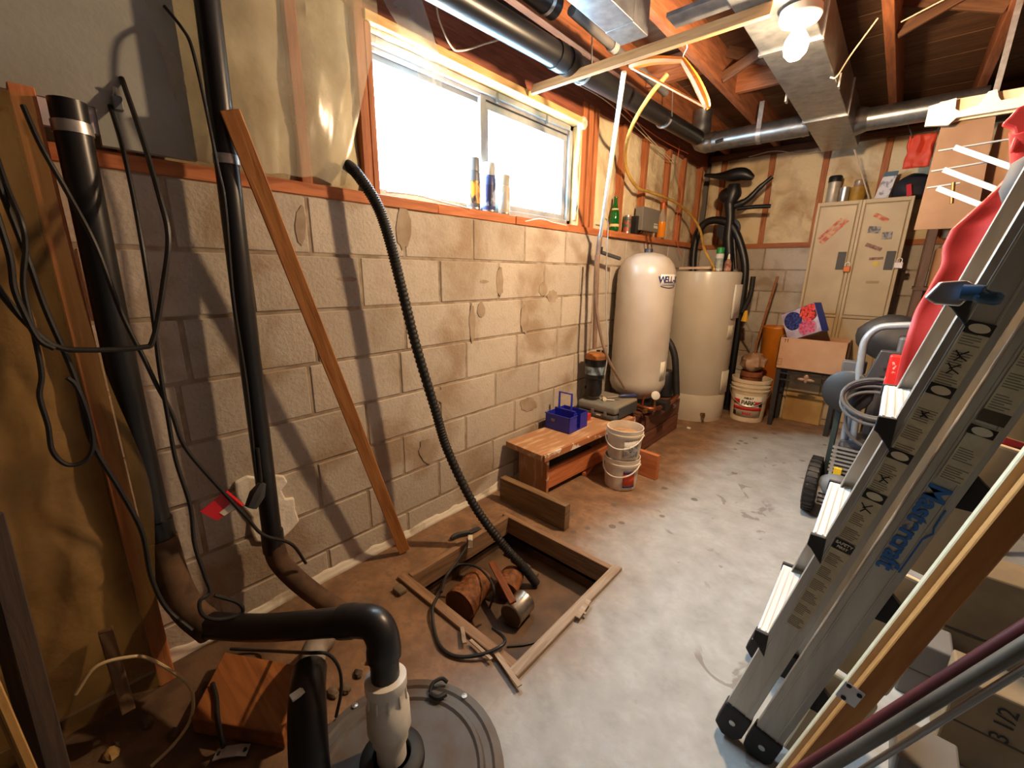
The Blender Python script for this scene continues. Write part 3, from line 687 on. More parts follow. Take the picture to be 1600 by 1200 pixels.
for i,(a,c) in enumerate([(625,925),(776,845),(768,862),(790,860),(775,858)]):
    p = W(a,c,z=0 if i==0 else -.2); s = .025
    if i: p = Vector((.27+.062*i, 1.455-.012*i, -.165))
    tag(MB().box((p.x-s,p.y-s*.8,p.z),(p.x+s,p.y+s*.8,p.z+.02)).build('rubble_chip', M_deb, None, False, bevel=.006), 'small stone in the back corner of the pit' if i else 'dark flat stone on the dirt outside the pit curb', 'stone', 'stones in the pit' if i else None)
# ================================================================== under the joists
# ---- sheet metal
td = thing('rectangular_duct', 'long rectangular galvanised duct hung under the joists, sloping seams showing', 'duct', (1.09,2,2.2))
for a,e in ((-1.2,1.2),(1.2,2.32),(2.32,3.44),(3.44,4.3)):
    MB().box((.98,a,2.205),(1.2,e,2.395)).build('duct_section', M_galv, td, bevel=.004)
for y in (1.2,2.32,3.44): MB().box((.972,y-.012,2.197),(1.208,y+.012,2.397)).build('seam_cleat', M_galv, td, bevel=.002)
for x,y in ((.97,2.95),(1.207,2.9)): MB().box((x-.004,y-.02,2.19),(x+.004,y+.02,2.25)).build('hanger_strap', M_strap, td)
rd = thing('round_duct', 'shiny round galvanised branch duct with an elbow beside the trunk duct', 'duct', (.6,3.72,2.2))
MB().tube([(.33,3.72,2.262),(.975,3.72,2.262)], .066, 24, False).build('pipe_run', M_galv, rd, True)
el = path([(.36,3.72,2.262),(.29,3.725,2.266),(.245,3.74,2.30),(.235,3.75,2.36),(.235,3.75,2.5)], 5)
MB().tube(el, [.069 if i%4 else .073 for i in range(len(el))], 24, False).build('elbow', M_galv, rd, True)
for x in (.36,.94): MB().tube([(x-.008,3.72,2.262),(x+.008,3.72,2.262)], .069, 24, False).build('crimp_band', M_galv, rd, True)
b = MB(); b.tube([(.655,3.72,2.262),(.685,3.72,2.262)], .069, 24, False); b.bar((.67,3.655,2.27),(.67,3.655,2.45),.03,.003,(0,1,0)); b.build('strap', M_strap, rd, True)
MB().tube([W(1118,222,y=3.655)+Vector((0,0,0)), W(1130,218,y=3.655)], .012, 8).build('tape', M_blk, rd)
rd2 = thing('round_duct', 'short round galvanised duct leaving the trunk duct towards the white tool rack', 'duct', (1.4,3.9,2.2))
MB().tube([(1.19,3.92,2.285),(1.8,3.92,2.285)], .068, 24, False).build('pipe_run', M_galv, rd2, True)
MB().tube([(1.195,3.92,2.285),(1.26,3.92,2.285)], [.09,.07], 24, False).build('collar', M_galv, rd2, True)
bt = thing('duct_boot', 'small galvanised duct boot dropping between the joists beside the black drain', 'duct', (.56,1.86,2.2))
o = W(975,65,z=2.2)
MB().box((o.x-.03,o.y-.10,2.202),(o.x+.09,o.y+.03,2.40)).build('box_end', M_galv, bt, bevel=.003)
MB().prism([(0,0),(.30,.0),(.42,.17),(0,.19)], (o.x-.03,o.y-.10,2.205), (0,-1,0), (0,0,1), -.12).build('sloped_run', M_galv, bt, bevel=.003)
b = MB(); a = W(1140,12,z=2.24); b.box((a.x-.2,a.y-.1,2.235),(.968,a.y+.0,2.25)); b.build('flange', M_galv, bt)
# ---- drain pipes along the wall
dp = thing('drain_pipe', 'thick black drain pipe hung along the wall under the joists', 'pipe', (.26,2.4,2.2))
A, B = Vector((.26,.6,2.195)), Vector((.26,3.62,2.285))
MB().tube([A,B], .052, 22).build('pipe_run', M_abs, dp, True)
for t in (.03,.39,.42): MB().tube([A.lerp(B,t),A.lerp(B,t+.022)], .058, 22).build('coupling', M_abs, dp, True)
for y in (2.02,3.0):
    z = 2.195+(y-.6)/3.02*.09; b = MB()
    b.tube([(.26+.055*math.cos(a),y,z+.055*math.sin(a)) for a in np.linspace(-PI*.1,-PI*1.1,12)], .006, 6)
    b.tube([(.312,y,z),(.30,y,z+.16)], .004, 6); b.build('strap', M_strap, dp, True)
dp2 = thing('drain_pipe', 'short black drain pipe with a bright strap beside the duct boot', 'pipe', W(840,0,z=2.34))
a, e = W(790,-50,z=2.34), W(866,10,z=2.34); MB().tube([a,e], .048, 20).build('pipe_run', M_abs, dp2, True)
MB().tube([a.lerp(e,.78),a.lerp(e,.84)], .052, 20).build('strap', M_strap, dp2, True)
gp = thing('water_pipe', 'thin grey pipe running between the black drain and the duct boot', 'pipe', W(930,60,z=2.33))
a, e = W(893,16,z=2.33), W(1040,145,z=2.33); MB().tube([a,e], .021, 14).build('pipe_run', mat('grey_pipe', (108,106,104), (84,80,78), 8, .5), gp, True)
MB().tube([a.lerp(e,.33),a.lerp(e,.37)], .027, 14).build('coupling', mat('grey_pipe2', (150,148,144), None), gp, True)
# ---- hanging rail and hanger
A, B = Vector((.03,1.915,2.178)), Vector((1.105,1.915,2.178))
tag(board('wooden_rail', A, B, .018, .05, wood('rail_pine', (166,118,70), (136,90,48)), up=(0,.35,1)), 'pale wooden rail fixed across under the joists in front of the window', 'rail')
hg = thing('coat_hanger', 'orange wooden coat hanger hung under the pale wooden rail', 'hanger', W(1066,90,y=1.95))
M_hang = mat('orange_hanger', (186,104,18), (160,84,12), 9, .5, stretch=(.5,5,5))
l, ap, r = W(984,104,y=1.95), W(1067,94,y=1.95), W(1106,169,y=1.95)
def arm(p, q):
    m1 = p.lerp(q,.5)+Vector((0,0,.012)); P = path([p,p.lerp(q,.12)+Vector((0,0,.006)),m1,q],6); return P
P = arm(l,ap); MB().tube(P, [.011+.007*math.sin(PI*i/(len(P)-1)) for i in range(len(P))], 8).build('shoulder', M_hang, hg, True)
P = arm(r,ap); MB().tube(P, [.011+.007*math.sin(PI*i/(len(P)-1)) for i in range(len(P))], 8).build('shoulder', M_hang, hg, True)
MB().tube([l,r], .006, 8).build('trouser_bar', M_hang, hg, True)
h = ap; MB().tube(path([h,h+Vector((0,0,.02)),h+Vector((.012,0,.045)),h+Vector((0,-.03,.06)),h+Vector((-.01,-.045,.045))],5), .0022, 6).build('hook', M_bolt, hg, True)
# ---- wires under the joists
M_wire = mat('cream_wire', (206,190,164), None, rough=.5)
M_wirer = mat('orange_wire', (206,104,58), None, rough=.5)
wires = [(M_wire,'cream wire looping down over the red-brown board above the window',[(680,-10,.03),(686,30,.03),(705,72,.03),(722,79,.03),(760,68,.03),(800,56,.05)],.0035),
 (M_wire,'cream wire stapled along the red-brown board under the black drain',[(700,0,.05),(760,40,.05),(830,85,.05),(890,125,.05),(950,160,.04),(1010,215,.03),(1050,255,.03)],.003),
 (M_wirer,'orange wire running along the top of the studs',[(930,118,.06),(955,140,.06),(970,160,.06),(995,190,.05),(1040,222,.05),(1075,240,.05)],.0035),
 (M_wire,'cream wire sagging across the studs below the black drain',[(935,128,.05),(960,158,.05),(985,180,.05),(1015,215,.04),(1045,245,.03),(1062,256,.03)],.003),
 (M_wirer,'brown wire dropping down the stud beside the orange bottle',[(1062,228,.04),(1058,262,.03),(1066,300,.03),(1058,335,.03),(1056,372,.04),(1066,402,.06)],.003)]
for m_,lab,L,r in wires: cord('wire', pts(L,.03), r, m_, label=lab, group='wires along the left wall', cat='wire')
cord('wire', [W(1170,245,y=4.70), W(1210,236,y=4.70), W(1250,240,y=4.70), W(1290,236,y=4.70)], .004, M_wire, label='cream wire along the top of the back wall', cat='wire')
cord('string', [W(1297,121,z=2.19), W(1308,119,z=2.19), W(1330,85,z=2.30), W(1372,28,z=2.395)], .0035, M_wire, label='pale string tied from the trunk duct to a joist', cat='string')
cord('string', [(1.40,2.9,2.41),(1.55,2.86,2.44),(1.745,2.8,2.47)], .003, M_wire, label='dusty string between two joists over the tool rack', cat='string')
cord('string', [W(1335,234,y=4.25), W(1346,270,y=4.4), W(1358,311,y=4.52)], .005, M_wire, label='pale rod hanging from the duct end to the locker top', cat='rod')
# ---- pipes at the pressure tank
M_pex = mat('yellow_tube', (206,166,84), (176,134,60), 10, .4)
yx = [W(1043,116,z=2.27), W(1015,150,z=2.185), W(988,196,z=2.11), W(977,235,x=.10), W(980,268,x=.06), W(997,294,x=.06), W(1015,300,x=.06), W(1055,316,x=.08), W(1080,337,x=.12), W(1094,360,x=.18), W(1100,388,x=.27), (.40,3.95,1.34), (.40,3.95,1.31)]
cord('flexible_tube', yx, .0115, M_pex, label='yellow flexible water tube hooked along the studs down to the water heater', cat='tube')
rp = thing('white_pipe', 'thin white pipe slanting from the tank plumbing up to the wooden rail', 'pipe', (.12,2.52,1.52))
MB().tube([W(975,112,y=2.0), W(938,372,x=.10)], .0115, 12).build('pipe_run', mat('white_pipe', (206,208,208), (180,184,186), 9, .35), rp, True)
rs = thing('riser_pipe', 'grey riser pipe with a black union above the water filter', 'pipe', (.1,2.52,.8))
M_gpipe = mat('brown_grey_pipe', (140,116,100), (110,90,78), 9, .5)
MB().tube([W(938,366,x=.10), W(933,410,x=.10), W(929,545,x=.10)], .016, 14).build('pipe_run', M_gpipe, rs, True)
MB().tube([W(937,386,x=.10), W(936,395,x=.10)], .022, 14).build('union', M_blk, rs, True)
MB().tube([W(936,393,x=.10), W(968,404,x=.12)], .013, 12).build('branch', mat('dark_pipe', (72,70,70), None, rough=.5), rs, True)
cord('flexible_tube', [W(932,398,x=.13), W(930,450,x=.14), W(936,510,x=.2), W(950,560,x=.27), W(976,606,x=.33)], .010, M_gpipe, label='brown flexible tube sagging from the riser to the tank foot', cat='tube')
cord('cable', [W(944,340,x=.06), W(950,350,x=.06), W(948,400,x=.12), W(947,480,x=.16), W(950,545,x=.215), W(943,598,x=.215)], .0042, mat('grey_cord', (150,150,150), None), label='grey cable dropping from the sill past the water filter')
cord('copper_tube', [W(1010,366,x=.05), W(1012,385,x=.05), W(1014,402,x=.06)], .005, M_copper, label='thin copper tube leaving the grey switch box', cat='tube')
cord('copper_tube', [W(1016,366,x=.05), W(1018,385,x=.05), W(1020,402,x=.06)], .005, M_copper, label='second thin copper tube beside the first under the grey switch box', cat='tube')
fl = thing('water_filter', 'black water filter housing with an orange cap standing by the pressure tank', 'filter', W(930,600,x=.13))
c = W(931,560,x=.13); cx, cy = c.x, c.y
MB().lathe([(0,.44),(.045,.44),(.055,.46),(.055,.56),(.068,.575),(.068,.70),(.06,.705),(0,.705)], (cx,cy,0), n=24).build('housing', M_blk, fl, True)
MB().lathe([(.069,.715),(.071,.705),(.071,.73),(.05,.745),(0,.745)], (cx,cy,0), n=24).build('cap', mat('orange_cap', (168,106,50), (120,74,38), 9, .7), fl, True)
MB().lathe([(.0695,.60),(.0695,.655)], (cx,cy,0), n=24, caps=False).build('label', mat('blue_white_label', (150,170,184), (70,84,96), 30, .4), fl)
for k in range(24):
    a = 2*PI*k/24; MB().bar((cx+.069*math.cos(a),cy+.069*math.sin(a),.672),(cx+.069*math.cos(a),cy+.069*math.sin(a),.70),.006,.006,(math.cos(a),math.sin(a),0)).build('rib', M_blk, fl)
for dx,dy in ((-.03,.08),(.0,.10)): MB().tube(path([(cx+dx,cy+dy,.75),(cx+dx,cy+dy,.6),(.03,cy+dy-.02,.46)],4), .014, 10).build('hose', M_rub, fl, True)
# ---- pressure tank on its crate
cr = thing('wooden_crate', 'dark red-brown wooden crate on the floor under the pressure tank', 'crate', (.2,3.15,0))
M_crate = wood('red_brown_crate', (120,74,54), (84,50,38))
for z in (.07,.205): board('crate_board', (.395,2.84,z), (.395,3.5,z), .02, .128, M_crate, cr)
for z in (.07,.205): board('crate_board', (.03,2.835,z), (.385,2.835,z), .02, .128, M_crate, cr)
for x in (.09,.20,.31): board('crate_slat', (x,2.83,.28), (x,3.5,.28), .105, .02, M_crate, cr)
MB().box((.05,2.86,.0),(.37,3.48,.268)).build('crate_core', M_crate, cr)
TX, TY, TR = .228, 3.02, .205
pt_ = thing('pressure_tank', 'tall pale grey well pressure tank with a domed top and blue lettering', 'tank', (TX,TY,.29))
M_tank = mat('tank_paint', (190,182,170), (172,162,150), 3, .28)
pr = [(.10,.29),(.12,.30),(.12,.37),(.15,.39),(.185,.42),(TR,.47)]+[(TR-.002*(i%2),.50+.76*i/24) for i in range(25)]+[(.198,1.30),(.182,1.345),(.15,1.385),(.10,1.412),(.04,1.424),(0,1.425)]
MB().lathe(pr, (TX,TY,0), n=56).build('shell', M_tank, pt_, True)
MB().lathe([(.03,1.42),(.03,1.445),(.026,1.45),(0,1.45)], (TX,TY,0), n=20).build('air_cap', mat('navy_cap', (44,48,66), None, rough=.5), pt_, True)
MB().lathe([(.121,.295),(.124,.30),(.124,.36),(.121,.365)], (TX,TY,0), n=40).build('stand_ring', M_blk, pt_, True)
# lettering wrapped on the shell: letters placed round the cylinder
M_blue = mat('navy_print', (44,48,96), None, rough=.5)
def wrap(s, a0, da, z, size, m, parent, cx, cy, R, bold=.001):
    for i,ch in enumerate(s):
        a = a0+da*i; d = Vector((math.cos(a),math.sin(a),0)); t = Vector((-math.sin(a),math.cos(a),0))
        text('letter', ch, size, Vector((cx,cy,z))+d*(R+.0005), t, (0,0,1), m, parent, bold=bold)
M_badge = mat('pale_badge', (222,220,216), None, rough=.4)
a0 = math.atan2(CAM.y-TY, CAM.x-TX)
def patch(name, R, a, w, z0, z1, cx, cy, m, parent, th=.0012):
    b = MB(); k = 8
    b.grid(lambda u,v: Vector((cx+(R+th)*math.cos(a-w/2+w*u), cy+(R+th)*math.sin(a-w/2+w*u), z0+(z1-z0)*v)), k, 1); return b.build(name, m, parent, True, solid=th)
patch('badge', TR, a0+.85, .72, 1.20, 1.275, TX, TY, M_badge, pt_)
wrap('WELL-X', a0+.56, .135, 1.238, .062, M_blue, pt_, TX, TY, TR+.001, .0016)
b = MB(); b.tube([(TX+(TR+.003)*math.cos(a0+.5+.7*t), TY+(TR+.003)*math.sin(a0+.5+.7*t), 1.185+.012*(2*t-1)**2) for t in np.linspace(0,1,14)], .002, 6); b.build('swoosh', M_blue, pt_, True)
patch('paper_label', TR, a0+1.0, .3, .52, .66, TX, TY, M_label, pt_)
# plumbing at the tank foot
pl_ = thing('tank_plumbing', 'cluster of brass valves, gauge and copper fittings at the foot of the pressure tank', 'plumbing', (.42,2.95,.29))
M_brass = mat('brass', (170,130,70), (120,88,48), 16, .4, .9)
MB().tube(path([(.27,2.90,.33),(.36,2.86,.33),(.44,2.88,.33),(.47,3.05,.33),(.45,3.3,.34)],5), .016, 12).build('pipe_run', M_copper, pl_, True)
MB().tube([(.44,2.88,.31),(.44,2.88,.43)], .013, 12).build('riser', M_brass, pl_, True)
MB().lathe([(.0,0),(.03,0),(.03,.02),(.026,.022),(0,.022)], (.45,2.86,.44), (.5,-.85,.1), 20).build('gauge', M_white, pl_, True)
MB().box((.42,2.95,.31),(.50,3.04,.37)).build('switch_cover', M_blk, pl_, bevel=.005)
MB().tube([(.41,2.82,.325),(.41,2.78,.325)], [.02,.014], 12).build('drain_valve', M_brass, pl_, True)
MB().tube(path([(.36,2.86,.35),(.375,2.835,.40),(.40,2.84,.44),(.44,2.87,.45)],5), .007, 8).build('copper_loop', M_copper, pl_, True)
MB().bar((.43,2.81,.33),(.47,2.78,.34),.012,.012).build('lever', M_blk, pl_)
pm = thing('well_pump', 'black pump and thick hoses in the gap between the two tanks', 'pump', (.42,3.42,.29))
MB().lathe([(0,0),(.07,0),(.075,.03),(.075,.18),(.06,.21),(0,.21)], (.30,3.40,.30), n=24).build('motor', M_blk, pm, True)
MB().tube(path([W(1036,528,y=3.38), W(1046,535,y=3.38), W(1054,556,y=3.38), W(1056,585,y=3.38), W(1057,618,y=3.38)],6), .026, 14).build('hose', M_rub, pm, True)
MB().tube(path([W(1034,528,y=3.40), W(1033,570,y=3.40), W(1030,605,y=3.40)],6), .022, 14).build('hose', M_rub, pm, True)
MB().tube([W(1054,636,y=3.36),W(1048,632,y=3.36)], .018, 12).build('valve_cap', M_bolt, pm, True)
# ---- water heater
HX, HY, HR = .325, 4.03, .28
wh = thing('water_heater', 'tall beige electric water heater with two access covers standing on the floor', 'water heater', (HX,HY,0))
M_heat = mat('heater_enamel', (206,198,180), (190,180,160), 2, .25)
MB().lathe([(.0,.0),(HR-.006,.0),(HR-.004,.02),(HR,.03),(HR,.24),(HR-.002,.243),(HR,.246),(HR,1.285),(HR-.004,1.30),(HR-.02,1.305),(0,1.306)], (HX,HY,0), n=64).build('jacket', M_heat, wh, True)
ah = math.atan2(-.95,.62)
patch('top_cover', HR, ah+.88, .50, .92, 1.20, HX, HY, mat('cover_white', (220,216,204), None, rough=.35), wh, .012)
patch('bottom_cover', HR, ah+.82, .42, .26, .46, HX, HY, mat('cover_white2', (208,202,186), None, rough=.35), wh, .008)
patch('rating_label', HR, ah+.78, .30, .74, .86, HX, HY, M_label, wh)
M_redink = mat('red_print', (206,52,40), None, rough=.5)
wrap('Giant', ah+.76, .075, 1.12, .06, M_redink, wh, HX, HY, HR+.0135, .0012)
patch('dark_strip', HR+.0125, ah+.90, .26, 1.055, 1.072, HX, HY, M_ink, wh)
d = Vector((math.cos(ah+.1),math.sin(ah+.1),0)); c = Vector((HX,HY,.075))+d*HR
b = MB(); b.tube([c,c+d*.05], .014, 10); b.tube([c+d*.05+Vector((0,0,.025)),c+d*.05-Vector((0,0,.02))], .01, 8); b.build('drain_tap', M_brass, wh, True)
MB().bar((HX-.22,HY-.06,1.33),(HX+.06,HY-.10,1.335),.03,.02).build('cold_inlet', mat('pipe_cover', (206,180,156), None), wh)
MB().tube([(HX+.075,HY-.08,1.30),(HX+.075,HY-.08,1.345)], .018, 12).build('hot_outlet', M_brass, wh, True)
# drip ring of wood under the heater
def lathe_thing(name, prof, c, m, label, cat, group=None, n=20, extra=()):
    t = thing(name, label, cat, c, group); MB().lathe(prof, c, n=n).build('body', m, t, True)
    for pn_, pr_, m_ in extra: MB().lathe(pr_, c, n=n, caps=pn_ != 'label').build(pn_, m_, t, True)
    return t
M_steel = mat('can_steel', (190,190,188), None, rough=.3, metal=.8)
def spray(c, r, h, body, cap, band, label, capm, group=None):
    return lathe_thing('spray_can', [(r*.95,0),(r,.004),(r,h*.70),(r*.9,h*.74),(r*.6,h*.77),(0,h*.77)], c, body, label, 'spray can', group, 22,
      (('cap', [(r*.93,h*.745),(r*.93,h*.98),(r*.85,h),(0,h)], capm), ('rim', [(r*1.02,.0),(r*1.03,.004),(r*1.02,.009)], M_steel), ('label', [(r*1.008,h*.12),(r*1.008,h*.55)], band)))
zh = 1.306
p = W(1114,424,z=zh); spray((HX+.03,HY-.02,zh) if False else (.40,4.08,zh), .033, .20, mat('white_can', (214,212,206), None), None, mat('green_grey_label', (178,190,180), (140,150,150), 26, .5), 'white spray can with a green cap on the water heater', mat('green_cap', (28,140,74), None, rough=.4))
lathe_thing('glue_bottle', [(.026,0),(.028,.004),(.028,.07),(.016,.095),(.01,.105),(.008,.13),(.004,.145),(0,.146)], (.475,4.08,zh), mat('brown_bottle', (150,110,84), None, rough=.4), 'small squeeze bottle with a pale nozzle on the water heater', 'bottle', None, 16,
   (('label', [(.0284,.012),(.0284,.065)], mat('pink_label', (214,158,132), (120,64,50), 22, .5)), ('nozzle', [(.011,.102),(.0085,.131),(.0045,.146),(0,.147)], M_label)))
tag(MB().box((.47,3.55,0),(.50,3.575,.012)).build('plaster_chip', M_label, None, False, bevel=.003), 'pale chip lying on the floor in front of the water heater', 'chip')
# ---- things on the sill
zs = 1.571
def sill(px, top, x): q = W(px,top,x=x); return q.y, q.z-zs
for px,top,r,bm_,cm,bn,lab in ((739,247,.034,(96,98,104),(112,114,118),((216,160,60),(60,54,56)),'dark grey spray can with orange lettering on the window sill'),
   (764,255,.034,(72,84,140),(206,206,200),((190,200,224),(54,60,104)),'blue and white spray can with a pale cap on the window sill'),
   (788,274,.031,(206,190,156),(186,176,150),((220,214,200),(196,186,166)),'short cream spray can on the window sill')):
    y,h = sill(px,top,-.03)
    spray((-.03,y,zs), r, h, mat('can_%d'%px, bm_, None, rough=.35), None, mat('band_%d'%px, bn[0], bn[1], 30, .4, stretch=(1,1,.5), contrast=(.45,.55)), lab, mat('cap_%d'%px, cm, None, rough=.4))
y,h = sill(960,308,.0)
M_grn = mat('green_glass', (22,120,44), None, rough=.06, trans=.55)
lathe_thing('green_bottle', [(.030,0),(.034,.01),(.034,h*.42),(.026,h*.60),(.013,h*.82),(.012,h*.97),(.014,h*.98),(.014,h),(0,h)], (.012,y,zs), M_grn, 'green glass bottle with a paper label standing on the sill between studs', 'bottle', None, 24, (('label', [(.0345,h*.12),(.0345,h*.20)], mat('foil_label', (214,180,130), None)), ('neck_label', [(.0262,h*.585),(.0235,h*.66)], mat('foil_label', (214,180,130), None))))
y,h = sill(982,337,.01)
lathe_thing('tin_can', [(.028,0),(.028,.002),(.028,h),(.026,h),(0,h-.004)], (.005,y,zs), M_steel, 'small tin with a green and red wrapper on the sill beside the green bottle', 'can', None, 20, (('label', [(.0284,.01),(.0284,h*.92)], mat('tin_wrap', (60,96,84), (170,80,64), 16, .5, stretch=(1,1,2), contrast=(.5,.55))),))
y,h = sill(995,338,.01)
tag(MB().box((-.02,y-.035,zs),(.03,y+.0,zs+h)).build('black_box', M_blk, None, bevel=.003), 'small black box on the sill between the tin and the grey switch box', 'box')
sb = thing('switch_box', 'grey metal switch box fixed to the studs above the pressure tank', 'box', (.03,3.43,zs))
q = W(1006,322,x=.06); q2 = W(1028,364,x=.06)
MB().box((-.005,q.y,q2.z),(.06,q2.y,q.z)).build('case', mat('grey_enamel', (120,116,110), None, rough=.4), sb, bevel=.004)
MB().box((.06,q2.y-.09,q2.z+.03),(.0615,q2.y-.02,q2.z+.05)).build('label', M_label, sb); MB().box((.06,q2.y-.09,q2.z+.058),(.0615,q2.y-.02,q2.z+.066)).build('label', M_label, sb)
MB().tube([(.03,q.y+.05,q2.z),(.03,q.y+.05,q2.z-.012)], .012, 10).build('gland', M_blk, sb, True)
y,h = sill(1037,317,.02)
M_amb = mat('clear_plastic', (214,200,180), None, rough=.12, trans=.6)
lathe_thing('liquid_bottle', [(.030,0),(.034,.006),(.034,h*.52),(.028,h*.62),(.013,h*.80),(.013,h*.84),(0,h*.84)], (.02,y,zs), M_amb, 'clear bottle of orange liquid with an orange cap on the sill', 'bottle', None, 22, (('liquid', [(.031,.004),(.0345,.01),(.0345,h*.46)], mat('orange_liquid', (232,138,30), None, rough=.2)), ('cap', [(.016,h*.82),(.016,h),(0,h)], mat('orange_cap2', (196,96,36), None, rough=.4))))
cord('wire', [W(604,300,x=.005), W(650,305,x=.006), W(700,318,x=.006), W(735,326,x=.006)], .0035, M_white, label='thin white wire lying along the window sill by the hose', cat='wire')
cord('wire', [W(820,346,x=.006), W(845,342,x=.006), W(865,348,x=.006), W(885,352,x=.006)], .0035, M_white, label='thin white wire curled on the window sill near the pale jamb', cat='wire')

# ================================================================== bench and what is on it
M_bench = mat('painted_bench', (172,128,92), (212,180,148), 7, .75, stretch=(1,5,5), contrast=(.5,.72), detail=7, bump=.3)
M_splat = mat('paint_splatter', (168,108,66), (222,210,196), 15, .75, contrast=(.56,.62), detail=6, stretch=(1,1,1), bump=.3)
bn = thing('wooden_bench', 'low paint-splashed wooden bench along the block wall', 'bench', (.2,2.2,0))
board('seat', (.165,1.735,.285), (.232,2.70,.285), .285, .035, M_bench, bn)
board('front_edge', (.318,1.735,.283), (.385,2.70,.283), .012, .04, M_splat, bn)
board('leg', (.155,1.845,.0), (.155,1.845,.27), .03, .20, M_bench, bn, up=(1,0,0))
board('leg', (.21,2.60,.0), (.21,2.60,.27), .03, .20, M_bench, bn, up=(1,0,0))
board('stretcher', (.262,1.84,.10), (.318,2.62,.10), .022, .125, M_orange, bn)
board('leg_cleat', (.265,1.83,.0), (.265,1.83,.267), .022, .03, M_splat, bn, up=(1,0,0))
tag(board('timber_offcut', (.105,1.63,.072), (.558,1.628,.072), .045, .143, wood('offcut_timber', (140,112,78), (100,74,48))), 'heavy timber offcut standing on edge in front of the bench', 'timber')
tag(board('timber_offcut', (.355,2.50,.085), (.672,2.475,.085), .035, .165, M_orange), 'orange board standing on edge on the floor behind the white pails', 'timber')
tag(board('timber_offcut', (.30,2.2,.012), (.22,2.55,.012), .03, .022, M_orange), 'thin orange offcut lying on the floor under the bench', 'timber')
tag(MB().box((.06,1.98,.0),(.20,2.45,.10)).build('storage_box', mat('dark_box', (44,44,48), None, rough=.6), None, bevel=.008), 'dark storage box pushed under the bench', 'box')
# blue caddy
M_bluep = mat('blue_plastic', (36,44,170), None, rough=.35)
zc = .304
cd_ = thing('cleaning_caddy', 'blue plastic caddy with an arched handle standing on the bench', 'caddy', (.15,2.2,zc))
x0,x1,y0,y1,h,t = .055,.24,2.09,2.30,.105,.004
for lo,hi in (((x0,y0,zc),(x1,y1,zc+t)), ((x0,y0,zc),(x0+t,y1,zc+h)), ((x1-t,y0,zc),(x1,y0+.085,zc+h)), ((x1-t,y1-.085,zc),(x1,y1,zc+h)), ((x0,y0,zc),(x1,y0+t,zc+h)), ((x0,y1-t,zc),(x1,y1,zc+h)), ((x1-.03,y0+.085,zc),(x1-.026,y1-.085,zc+h)), ((x0,(y0+y1)/2-.008,zc),(x1-.028,(y0+y1)/2+.008,zc+h+.012))):
    MB().box(lo,hi).build('wall' if hi[2]-lo[2] > .02 else 'base', M_bluep, cd_, bevel=.0015)
ym = (y0+y1)/2
MB().tube([(x0+.03,ym,zc+h),(x0+.03,ym,zc+.225),(x1-.06,ym,zc+.225),(x1-.06,ym,zc+h)], .009, 4).build('handle', M_bluep, cd_)
for lo,hi in (((x0-.004,y0-.004,zc+h-.006),(x1+.004,y0+.004,zc+h)), ((x1-.002,y0-.004,zc+h-.006),(x1+.005,y0+.085,zc+h))): MB().box(lo,hi).build('rim', M_bluep, cd_)
MB().box((x0+.045,y0-.001,zc+.055),(x0+.075,y0,zc+.075)).build('sticker', mat('dark_sticker', (150,152,176), (60,62,90), 60, .5), cd_)
tag(MB().box((.10,2.34,zc),(.19,2.43,zc+.045)).build('red_box', mat('red_card', (196,60,52), None, rough=.5), None, bevel=.002), 'small red box on the bench between the caddy and the grey case', 'box')
cs = thing('tool_case', 'dusty grey plastic tool case lying flat on the bench', 'case', (.19,2.63,zc))
M_case = mat('dusty_case', (120,122,118), (148,132,108), 3, .55, contrast=(.45,.7))
MB().box((.045,2.48,zc),(.345,2.81,zc+.045)).build('base', mat('case_base', (84,88,88), None, rough=.5), cs, bevel=.018, seg=3)
MB().box((.042,2.477,zc+.047),(.348,2.812,zc+.105)).build('lid', M_case, cs, bevel=.02, seg=3)
for x in (.16,.26): MB().box((x,2.470,zc+.03),(x+.022,2.479,zc+.062)).build('latch', mat('case_latch', (110,112,112), None, rough=.4), cs, bevel=.002)
MB().box((.347,2.52,zc+.015),(.351,2.79,zc+.09)).build('side_panel', mat('case_side', (64,68,70), None, rough=.5), cs, bevel=.002)
MB().box((.20,2.4765,zc+.025),(.235,2.479,zc+.032)).build('maker_plate', M_label, cs)
zt = zc+.105
for i,(px,py,r) in enumerate(((943,611,.013),(955,617,.014))):
    c = Vector((.16+.045*i,2.60-.03*i,0)); b = MB(); b.lathe([(0,-.012),(r,-.012),(r,.012),(r*.45,.012),(r*.45,.014)], (c.x,c.y,zt+r), (.7,-.7,.05), 16); b.build('b',None) if False else None
    tag(b.build('white_plug', M_label, None, True), ('small white plastic cap on the grey tool case beside the wall', 'white plastic cap with a stem end on the grey tool case')[i], 'cap', 'caps on the tool case')
cord('caulk_nozzle', [(.21,2.565,zt+.012),(.235,2.59,zt+.01),(.26,2.615,zt+.006)], .005, M_label, label='white nozzle lying on the grey tool case', cat='nozzle')
sd = thing('screwdriver', 'screwdriver with a blue handle resting on the tool case', 'screwdriver', W(1000,607,z=zt))
a,b_,c = Vector((.245,2.70,zt+.016)), Vector((.26,2.72,zt+.016)), Vector((.335,2.80,zt+.018))
MB().tube([Vector((.19,2.64,zt+.006)),a], .004, 8).build('shaft', M_bolt, sd, True)
MB().tube([a,a.lerp(c,.2),a.lerp(c,.5),a.lerp(c,.95),c], [.006,.014,.013,.015,.01], 10).build('handle', mat('navy_handle', (48,56,104), None, rough=.4), sd, True)
tag(MB().tube([(.375,3.12,.307),(.385,3.17,.307)], .018, 10).build('tape_measure', mat('black_yellow', (30,30,30), (200,160,40), 40, .5, contrast=(.55,.58)), None, True), 'black and yellow tool on the crate edge behind the tool case', 'tool')
